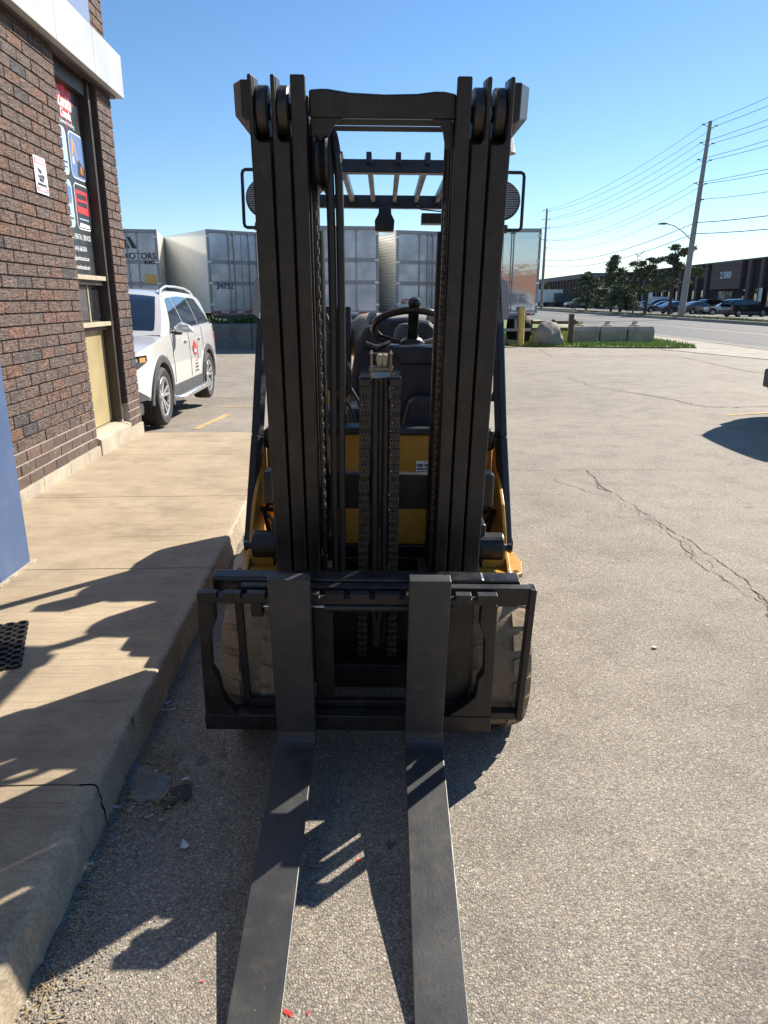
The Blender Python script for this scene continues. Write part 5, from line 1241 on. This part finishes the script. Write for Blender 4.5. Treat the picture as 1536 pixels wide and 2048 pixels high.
# seat, hood, tank
Ps = [fl(x, y, 3.95) for x, y in ((697, 900), (700, 760), (712, 690), (732, 655), (765, 638), (815, 634), (860, 642), (886, 668), (902, 720), (908, 900))]
MB().prism([(p.x, p.z) for p in Ps], 'y', 3.95, 4.08).build('seat_back', M_NAVY, fk, M=T_B, bevel=.03, seg=3)
B('seat_cushion', -.17, .30, 3.45, 3.95, .98, 1.10, M_NAVY, .03)
B('hood', -.34, .40, 3.40, 4.25, .62, .975, M_NAVY, .03)
tk = fl(702, 624, 4.45); 
tank = MB().lathe([(.001, -.62), (.10, -.60), (.14, -.55), (.15, -.5), (.15, 0), (.14, .03), (.001, .03)], 'x', (.42, 4.45, tk.z-.155), 30).build('gas_tank', M_CONC, fk, M=T_B, smooth=True)
MB().lathe([(.10, -.70), (.105, -.70), (.105, -.60), (.10, -.60)], 'x', (.42, 4.45, tk.z-.155), 20, True).build('tank_collar', M_NAVY, tank, M=T_B)
for x in (-.05, .30): MB().lathe([(.153, -.02), (.158, -.02), (.158, .02), (.153, .02)], 'x', (x, 4.45, tk.z-.155), 26, True).build('tank_strap', M_BLACK, tank, M=T_B)
b0 = fl(655, 690, 4.3); b1 = fl(702, 614, 4.3)
B('tank_bracket', b0.x-.02, b1.x, 4.28, 4.36, 1.0, b1.z, M_NAVY)
cw = MB(); pr = []
N = 9
ptsw = [(-.53, 4.05), (.53, 4.05), (.53, 4.55), (.47, 4.78), (.30, 4.90), (-.30, 4.90), (-.47, 4.78), (-.53, 4.55)]
MB().prism(ptsw, 'z', .18, 1.08).build('counterweight', M_YEL, fk, M=T_B, bevel=.04, seg=3)
for sg in (-1, 1):
    # overhead guard legs
    lp = [Vector((sg*.520, 2.70, fl(490, 1112, 2.72).z)), Vector((sg*.492, 2.84, 1.07)), Vector((sg*.468, 2.98, 1.6)), Vector((sg*.435, 3.16, 2.08))]
    m = MB()
    for a, b in zip(lp, lp[1:]): m.bar(a, b, .030, .075)
    m.build('guard_front_leg', M_NAVY, fk, M=T_B, bevel=.006)
    for y_, z_, a_, b_ in ((2.80, .90, .522, .512), (2.72, .66, .542, .530)): MB().disc('x', (0, y_, z_), .022, sg*a_, sg*b_).build('leg_bolt', M_BLACK2, fk, M=T_B)
    MB().bar((sg*.44, 4.32, 2.08), (sg*.47, 4.45, 1.0), .05, .05).build('guard_rear_leg', M_NAVY, fk, M=T_B, bevel=.006)
    MB().bar((sg*.44, 3.14, 2.125), (sg*.44, 4.36, 2.125), .045, .06).build('guard_side_rail', M_NAVY, fk, M=T_B, bevel=.006)
    # fender plate over the tyre, side cowl and tilt cylinder housings
    pp = [(.345, 2.40), (.48, 2.40), (.535, 2.45), (.552, 2.56), (.54, 2.68), (.51, 2.95), (.36, 2.95)]
    zf = fl(1000, 1148, 2.42).z
    fd = MB().prism([(sg*x, y) for x, y in pp], 'z', zf-.022, zf).build('fender_plate', M_YEL, fk, M=T_B, bevel=.004)
    MB().disc('z', (sg*.512, 2.46, 0), .009, zf-.0, zf+.002).build('bolt_hole', M_RUBBER, fd, M=T_B)
    g = [(2.43, zf), (2.46, zf+.012), (2.56, zf+.07), (2.60, zf+.13), (2.66, zf+.20), (2.84, .95), (2.92, 1.08), (2.95, 1.08), (2.98, .62)]
    MB().prism(g, 'x', sg*.478, sg*.492).build('side_cowl', M_YEL, fk, M=T_B, bevel=.003)
    g2 = [(sg*.477, zf), (sg*.375, zf), (sg*.385, zf+.02), (sg*.42, zf+.045), (sg*.448, zf+.075), (sg*.47, zf+.09), (sg*.477, zf+.09)]
    MB().prism(g2, 'y', 2.50, 2.515).build('fender_gusset', M_YEL, fk, M=T_B, bevel=.002)
    B('side_cowl_inner', min(sg*.42, sg*.477), max(sg*.42, sg*.477), 2.95, 2.975, .62, 1.0, M_YEL)
    B('cowl_cap', min(sg*.42, sg*.476), max(sg*.42, sg*.476), 2.90, 3.0, 1.0, 1.09, M_NAVY, .015)
    pz_ = fl(984, 1090, 2.52)
    tc = MB().disc('x', (0, 2.52, pz_.z), .052, sg*.375, sg*.468, 24).build('mast_pivot', M_BLACK, fk, M=T_B, bevel=.006)
    MB().disc('x', (0, 2.50, pz_.z), .012, sg*.469, sg*.498, 12).disc('x', (0, 2.50, pz_.z), .018, sg*.484, sg*.496, 6).build('pivot_bolt', M_BLACK2, tc, M=T_B)
    MB().box(min(sg*.375, sg*.40), max(sg*.375, sg*.40), 2.50, 2.62, .42, pz_.z+.09).build('pivot_bracket', M_BLACK, fk, M=T_B, bevel=.008)
    lz0, lz1 = fl(984, 1012, 2.58).z, fl(984, 943, 2.58).z
    MB().box(min(sg*.375, sg*.432), max(sg*.375, sg*.432), 2.56, 2.64, lz0, lz1).build('marker_lamp', M_BLACK2, fk, M=T_B, bevel=.014, seg=3)
    MB().tube([(sg*.36, 2.66, .83), (sg*.42, 2.70, .80), (sg*.48, 2.78, .78), (sg*.44, 2.85, .7)], .01, 8).tube([(sg*.38, 2.75, .92), (sg*.46, 2.74, .78), (sg*.42, 2.7, .6)], .008, 8).tube([(sg*.2, 2.72, .75), (sg*.30, 2.75, .80), (sg*.47, 2.95, .84)], .025, 8).build('tilt_hose', M_RUBBER, fk, M=T_B, smooth=True)
    B('step_panel', min(sg*.40, sg*.52), max(sg*.40, sg*.52), 2.98, 4.05, .24, .62, M_YEL, .02)
    B('wheel_arch', min(sg*.30, sg*.335), max(sg*.30, sg*.335), 2.60, 3.0, .2, .60, M_BLACK, .01)
    # tyres
    w_, r_ = .20, .291; xo = sg*.545; yc = 2.53
    pr = [(r_*.52, 0), (r_*.62, .012), (r_*.90, .010), (r_*.965, -.008), (r_*.995, -.03), (r_, -.06), (r_, -w_+.06), (r_*.995, -w_+.03), (r_*.965, -w_+.008), (r_*.9, -w_-.01), (r_*.6, -w_-.01), (r_*.5, -w_)]
    ty = MB().lathe([(a, sg*b) for a, b in pr], 'x', (xo, yc, r_+.002), 64).build('tyre', M_TYRE, fk, M=T_B, smooth=True)
    lug = MB()
    for k in range(22):
        a0 = 2*math.pi*k/22
        for (xa, xb, sh, aw) in ((.004, -.062, .0, .112), (-w_+.062, -w_-.004, .14, .112)):
            vs = []
            for (rr) in (r_-.008, r_+.016):
                for (xx, da) in ((xa, -aw), (xb, -aw*.8+.05), (xb, aw*.8+.05), (xa, aw)):
                    a = a0+sh+da; ed = .92 if xx in (.004, -w_-.004) else 1.0; R_ = rr*ed
                    vs.append((xo+sg*xx, yc+R_*math.cos(a), r_+.002+R_*math.sin(a)))
            lug.add(vs, [(0, 1, 2, 3), (4, 5, 6, 7), (0, 1, 5, 4), (1, 2, 6, 5), (2, 3, 7, 6), (3, 0, 4, 7)])
    lug.build('tread_lugs', M_TYRE, ty, M=T_B, kind='stuff')
    MB().lathe([(r_*.53, -sg*.01), (r_*.5, -sg*.05), (.05, -sg*.05), (.05, -sg*.03), (.001, -sg*.03)], 'x', (xo, yc, r_+.002), 24).build('rim', M_YEL, ty, M=T_B, smooth=True)
    MB().lathe([(.12, 0), (.235, 0), (.25, -sg*.02), (.25, -sg*.15), (.235, -sg*.17), (.12, -sg*.17)], 'x', (sg*.50, 4.12, .25), 32).build('rear_tyre', M_TYRE, fk, M=T_B, smooth=True)
    # work lamp on the guard with its tube hoop
    lc = fl(1030, 400, 3.02); lz = lc.z; LX = .470 if sg > 0 else .458; HX = .547 if sg > 0 else .536
    lamp = MB().lathe([(.001, .05), (.05, .045), (.066, .01), (.073, -.012), (.070, -.02), (.067, -.014), (.001, -.018)], 'y', (sg*LX, 3.02, lz), 28).build('work_lamp', M_BLACK2, fk, M=T_B, smooth=True)
    m = MB()
    for k in range(15):
        zz = -.060+k*.0083; hw_ = math.sqrt(max(0, .067**2-zz**2)); m.box(sg*LX-hw_, sg*LX+hw_, 2.998, 3.003, lz+zz, lz+zz+.005)
    m.build('lens_ribs', M_TGREY, lamp, M=T_B)
    hz0, hz1 = fl(1047, 458, 2.98).z, fl(1047, 342, 2.98).z
    MB().tube([(sg*.44, 2.98, hz1), (sg*(HX-.012), 2.98, hz1), (sg*(HX-.003), 2.98, hz1-.005), (sg*HX, 2.98, hz1-.016), (sg*HX, 2.98, hz0+.016), (sg*(HX-.003), 2.98, hz0+.005), (sg*(HX-.012), 2.98, hz0), (sg*.46, 2.98, hz0)], .0065, 8).build('lamp_hoop', M_BLACK2, fk, M=T_B, smooth=True)
    MB().bar((sg*.44, 3.05, lz-.11), (sg*.50, 3.02, lz-.10), .02, .03).build('lamp_bracket', M_BLACK2, fk, M=T_B)
# overhead guard top
fz1, fz0 = fl(780, 318, 3.16).z, fl(780, 345, 3.16).z
B('guard_front_bar', -.46, .46, 3.16, 3.22, fz0, fz1, M_NAVY, .004)
rz1, rz0 = fl(780, 390, 4.3).z, fl(780, 416, 4.3).z
B('guard_rear_bar', -.46, .46, 4.30, 4.35, rz0, rz1, M_NAVY, .004)
xs_ = [fl(x, 310, 3.14).x for x in (680, 738, 797, 856)]; dx_ = xs_[1]-xs_[0]
for x in [xs_[0]-2*dx_, xs_[0]-dx_]+xs_+[xs_[3]+dx_, xs_[3]+2*dx_]:
    if abs(x) < .42: MB().bar((x, 3.13, fl(780, 309, 3.14).z-.012), (x, 4.31, rz1-.022), .022, .042).build('guard_bar', M_NAVY, fk, M=T_B, bevel=.003)
m0 = fl(750, 463, 4.2); m1 = fl(788, 416, 4.2)
MB().prism([(m0.x, m0.z), (m1.x, m0.z), (m1.x+.004, m0.z+.055), (m1.x-.014, m1.z-.03), (m1.x-.016, m1.z), (m0.x+.02, m1.z), (m0.x+.018, m1.z-.03), (m0.x-.002, m0.z+.055)], 'y', 4.18, 4.26).build('rear_lamp_housing', M_BLACK2, fk, M=T_B, bevel=.006)
m0 = fl(842, 448, 4.15); m1 = fl(890, 427, 4.15)
B('rear_view_lamp', m0.x, m1.x+.06, 4.1, 4.2, m0.z, m1.z, M_BLACK2, .004)
MB().tube([(m0.x-.03, 4.18, rz0), (m0.x, 4.17, rz0-.02), (m0.x+.12, 4.17, rz0-.03)], .004, 6).build('lamp_cable', M_RUBBER, fk, M=T_B)
# amber/clear strobe beyond the right head box
s0 = fl(1036, 278, 3.25)
MB().lathe([(.001, .05), (.03, .048), (.052, -.04), (.055, -.05), (.001, -.052)], 'z', (.50, 3.25, fl(1036, 278, 3.25).z), 18).build('strobe_lamp', M_TGREY, fk, M=T_B, smooth=False)
MB().bar((.46, 3.22, fz0), (.50, 3.25, fl(1036, 296, 3.25).z), .03, .02).build('strobe_bracket', M_NAVY, fk, M=T_B)
# reflective plates by the mast, grab handle and hoses by the seat
for sg, xp in ((-1, 519), (1, 1006)):
    a = fl(xp, 555, 2.90); b = fl(xp, 640, 2.90)
    MB().prism([(a.x-sg*.01, a.z), (a.x+sg*.015, a.z-.01), (b.x+sg*.022, b.z+.02), (b.x-sg*.004, b.z)], 'y', 2.88, 2.89).build('reflector_plate', M_TGREY, fk, M=T_B)
hp = [fl(x, y, 2.98) for x, y in ((993, 655), (993, 700), (991, 780), (986, 795))]
MB().tube(hp, .011, 8).tube([fl(980, 797, 2.98), fl(994, 797, 2.98)], .008, 8).build('grab_handle', M_BLACK2, fk, M=T_B, smooth=True)
for pts in (((650, 670), (682, 700), (700, 745), (697, 785), (678, 812), (668, 840)), ((650, 630), (668, 680), (688, 712), (694, 750), (684, 790), (672, 815)), ((700, 775), (715, 800), (728, 840)), ((684, 792), (700, 815), (712, 848)), ((676, 800), (690, 828), (694, 850))):
    P_ = [fl(x, y, 3.05) for x, y in pts]; MB().tube(P_, .011 if len(pts) > 3 else .007, 8).build('hydraulic_hose', M_RUBBER, fk, M=T_B, smooth=True)
B('floor_plate', -.42, .42, 2.9, 3.45, .60, .64, M_BLACK)
B('valve_block', -.33, -.20, 2.95, 3.10, .98, 1.16, M_CLAD, .01)

# ================================================================= SMALL DEBRIS
def gpt(x, y): return G(x, y)
M_STRAW = paint('straw', (.28, .20, .11), .9, 0, .4, 30, 0); M_LEAFB = paint('dead_leaf', (.22, .10, .04), .8, 0, .4, 40, 0)
c = gpt(300, 1575)
def pxpoly(name, px, z, h, mat):
    return MB().prism([tuple(gpt(x, y)[:2]) for x, y in px], 'z', z, z+h).build(name, mat, bevel=.002)
o = pxpoly('broken_slab_fragment', [(254, 1532), (264, 1521), (283, 1532), (300, 1545), (322, 1549), (345, 1562), (338, 1588), (320, 1608), (296, 1604), (284, 1612), (262, 1600), (256, 1570)], .001, .010, M_GREYC); tag(o, 'flat broken piece of broomed concrete lying against the kerb among litter', 'rubble')
o = pxpoly('asphalt_fragment', [(320, 1612), (334, 1592), (352, 1576), (382, 1571), (385, 1590), (372, 1604), (352, 1608), (340, 1620), (328, 1622)], .001, .010, M_MORTAR); tag(o, 'dark broken asphalt lump lying beside the concrete fragment', 'rubble')
m = MB(); rnd = random.Random(9)
for k in range(1500):
    if k < 750: q = gpt(300+rnd.gauss(0, 42), 1565+rnd.gauss(0, 48))
    else: s = rnd.uniform(.9, 4.0); q = MW @ Vector((TK+.015+abs(rnd.gauss(0, .045)), s, 0))
    if (MW.inverted() @ Vector((q.x, q.y, 0))).x < TK+.006: continue
    a = rnd.uniform(0, 3.14); l = rnd.uniform(.004, .022); w = rnd.uniform(.0008, .002)
    d = Vector((math.cos(a), math.sin(a), rnd.uniform(-.1, .1)))*l; n = Vector((-math.sin(a), math.cos(a), 0))*w; z = rnd.uniform(.003, .014); p = Vector((q.x, q.y, z)); m.add([p-d-n, p+d-n, p+d+n, p-d+n], [(0, 1, 2, 3)])
tag(m.build('chaff', M_STRAW, recalc=False), 'dry straw, twigs and chaff drifted along the foot of the kerb', 'litter', kind='stuff')
m = MB()
ico = bmesh.new(); bmesh.ops.create_icosphere(ico, subdivisions=1, radius=1); iv = [v.co.copy() for v in ico.verts]; fi = [tuple(v.index for v in f.verts) for f in ico.faces]; ico.free()
for k in range(3800):
    s = rnd.uniform(.9, 7.5) if rnd.random() < .5 else rnd.uniform(.9, 2.2); t_ = TK+.008+abs(rnd.gauss(0, .07 if s > 2.2 else .10)); q = MW @ Vector((t_, s, 0)); r = rnd.uniform(.0012, .0042)*(1 if t_ < TK+.15 else .7); sq = rnd.uniform(.5, .9)
    m.add([(q.x+v.x*r*rnd.uniform(.8, 1.3), q.y+v.y*r, .001+r*.4+v.z*r*sq) for v in iv], fi)
for k in range(260):
    x = rnd.uniform(-.8, 2.6); y = rnd.uniform(1.1, 4.5); r = rnd.uniform(.001, .0024)
    m.add([(x+v.x*r*1.2, y+v.y*r, .001+r*.3+v.z*r*.7) for v in iv], fi)
tag(m.build('gravel', paint('gravel_stone', (.30, .262, .21), .9, 0, .5, 60, .0005, 300), recalc=False), 'loose grit and small stones along the kerb and over the asphalt', 'gravel', kind='stuff')
def scrap(name, x, y, pts, mat, label, cat='litter', group=None, rot=0, h=.002):
    q = gpt(x, y); m = MB().prism([(a*math.cos(rot)-b*math.sin(rot), a*math.sin(rot)+b*math.cos(rot)) for a, b in pts], 'z', 0, h); o = m.build(name, mat); o.location = (q.x, q.y, .004); o.rotation_euler = (random.uniform(-.08, .08), random.uniform(-.08, .08), 0); return tag(o, label, cat, group)
M_PAPER = paint('grey_white_paper', (.50, .51, .54), .8, 0, .15, 60)
scrap('paper_scrap', 370, 1690, [(-.012, .022), (.004, .006), (.016, -.012), (.004, -.022), (-.010, -.018)], M_PAPER, 'triangular white scrap on the shaded asphalt, right of the debris')
scrap('paper_scrap', 177, 1732, [(-.012, -.008), (.012, .004), (.01, .012), (-.008, .006)], M_PAPER, 'small white scrap near the kerb at lower left')
scrap('dead_leaf', 318, 1650, [(-.004, .012), (.004, .006), (.012, -.014), (.004, -.014), (-.006, 0)], M_LEAFB, 'curled orange brown leaf at the lower edge of the debris', 'leaf')
CH_ = ['at the top edge of the concrete fragment','at the upper right of the litter patch','at the right end of the dark asphalt lump','directly below the concrete fragment','beside the orange brown leaf','touching the kerb below the fragment','at the far left of the litter patch by the kerb','between the kerb and the fragment','left of the pair higher up the kerb','right of the pair higher up the kerb','highest up along the kerb']
for ci, (x, y, a) in enumerate(((308, 1546, .7), (370, 1560, .5), (378, 1590, .6), (298, 1634, .5), (326, 1640, .7), (262, 1620, 1.2), (232, 1616, -.2), (251, 1568, .9), (330, 1422, .2), (345, 1420, .3), (336, 1407, .6))):
    scrap('paper_chip', x, y, [(-.013, -.005), (.013, -.006), (.0145, .005), (-.013, .005)], M_PAPER, 'small pale torn chip '+CH_[ci], 'litter', 'pale chips scattered in the kerbside debris', a, .0025)
tag(MB().tube([tuple(gpt(445, 1478)+Vector((0, 0, .005))), tuple(gpt(447, 1500)+Vector((0, 0, .004)))], .0022, 5).build('twig', M_STRAW), 'thin pale twig on the dark asphalt left of the fork heel', 'twig')
scrap('paper_scrap', 1308, 1297, [(-.014, -.004), (-.004, .010), (.010, .008), (.016, -.002), (.004, -.010)], M_PAPER, 'small crumpled white scrap on the sunlit asphalt right of the forklift', h=.006)
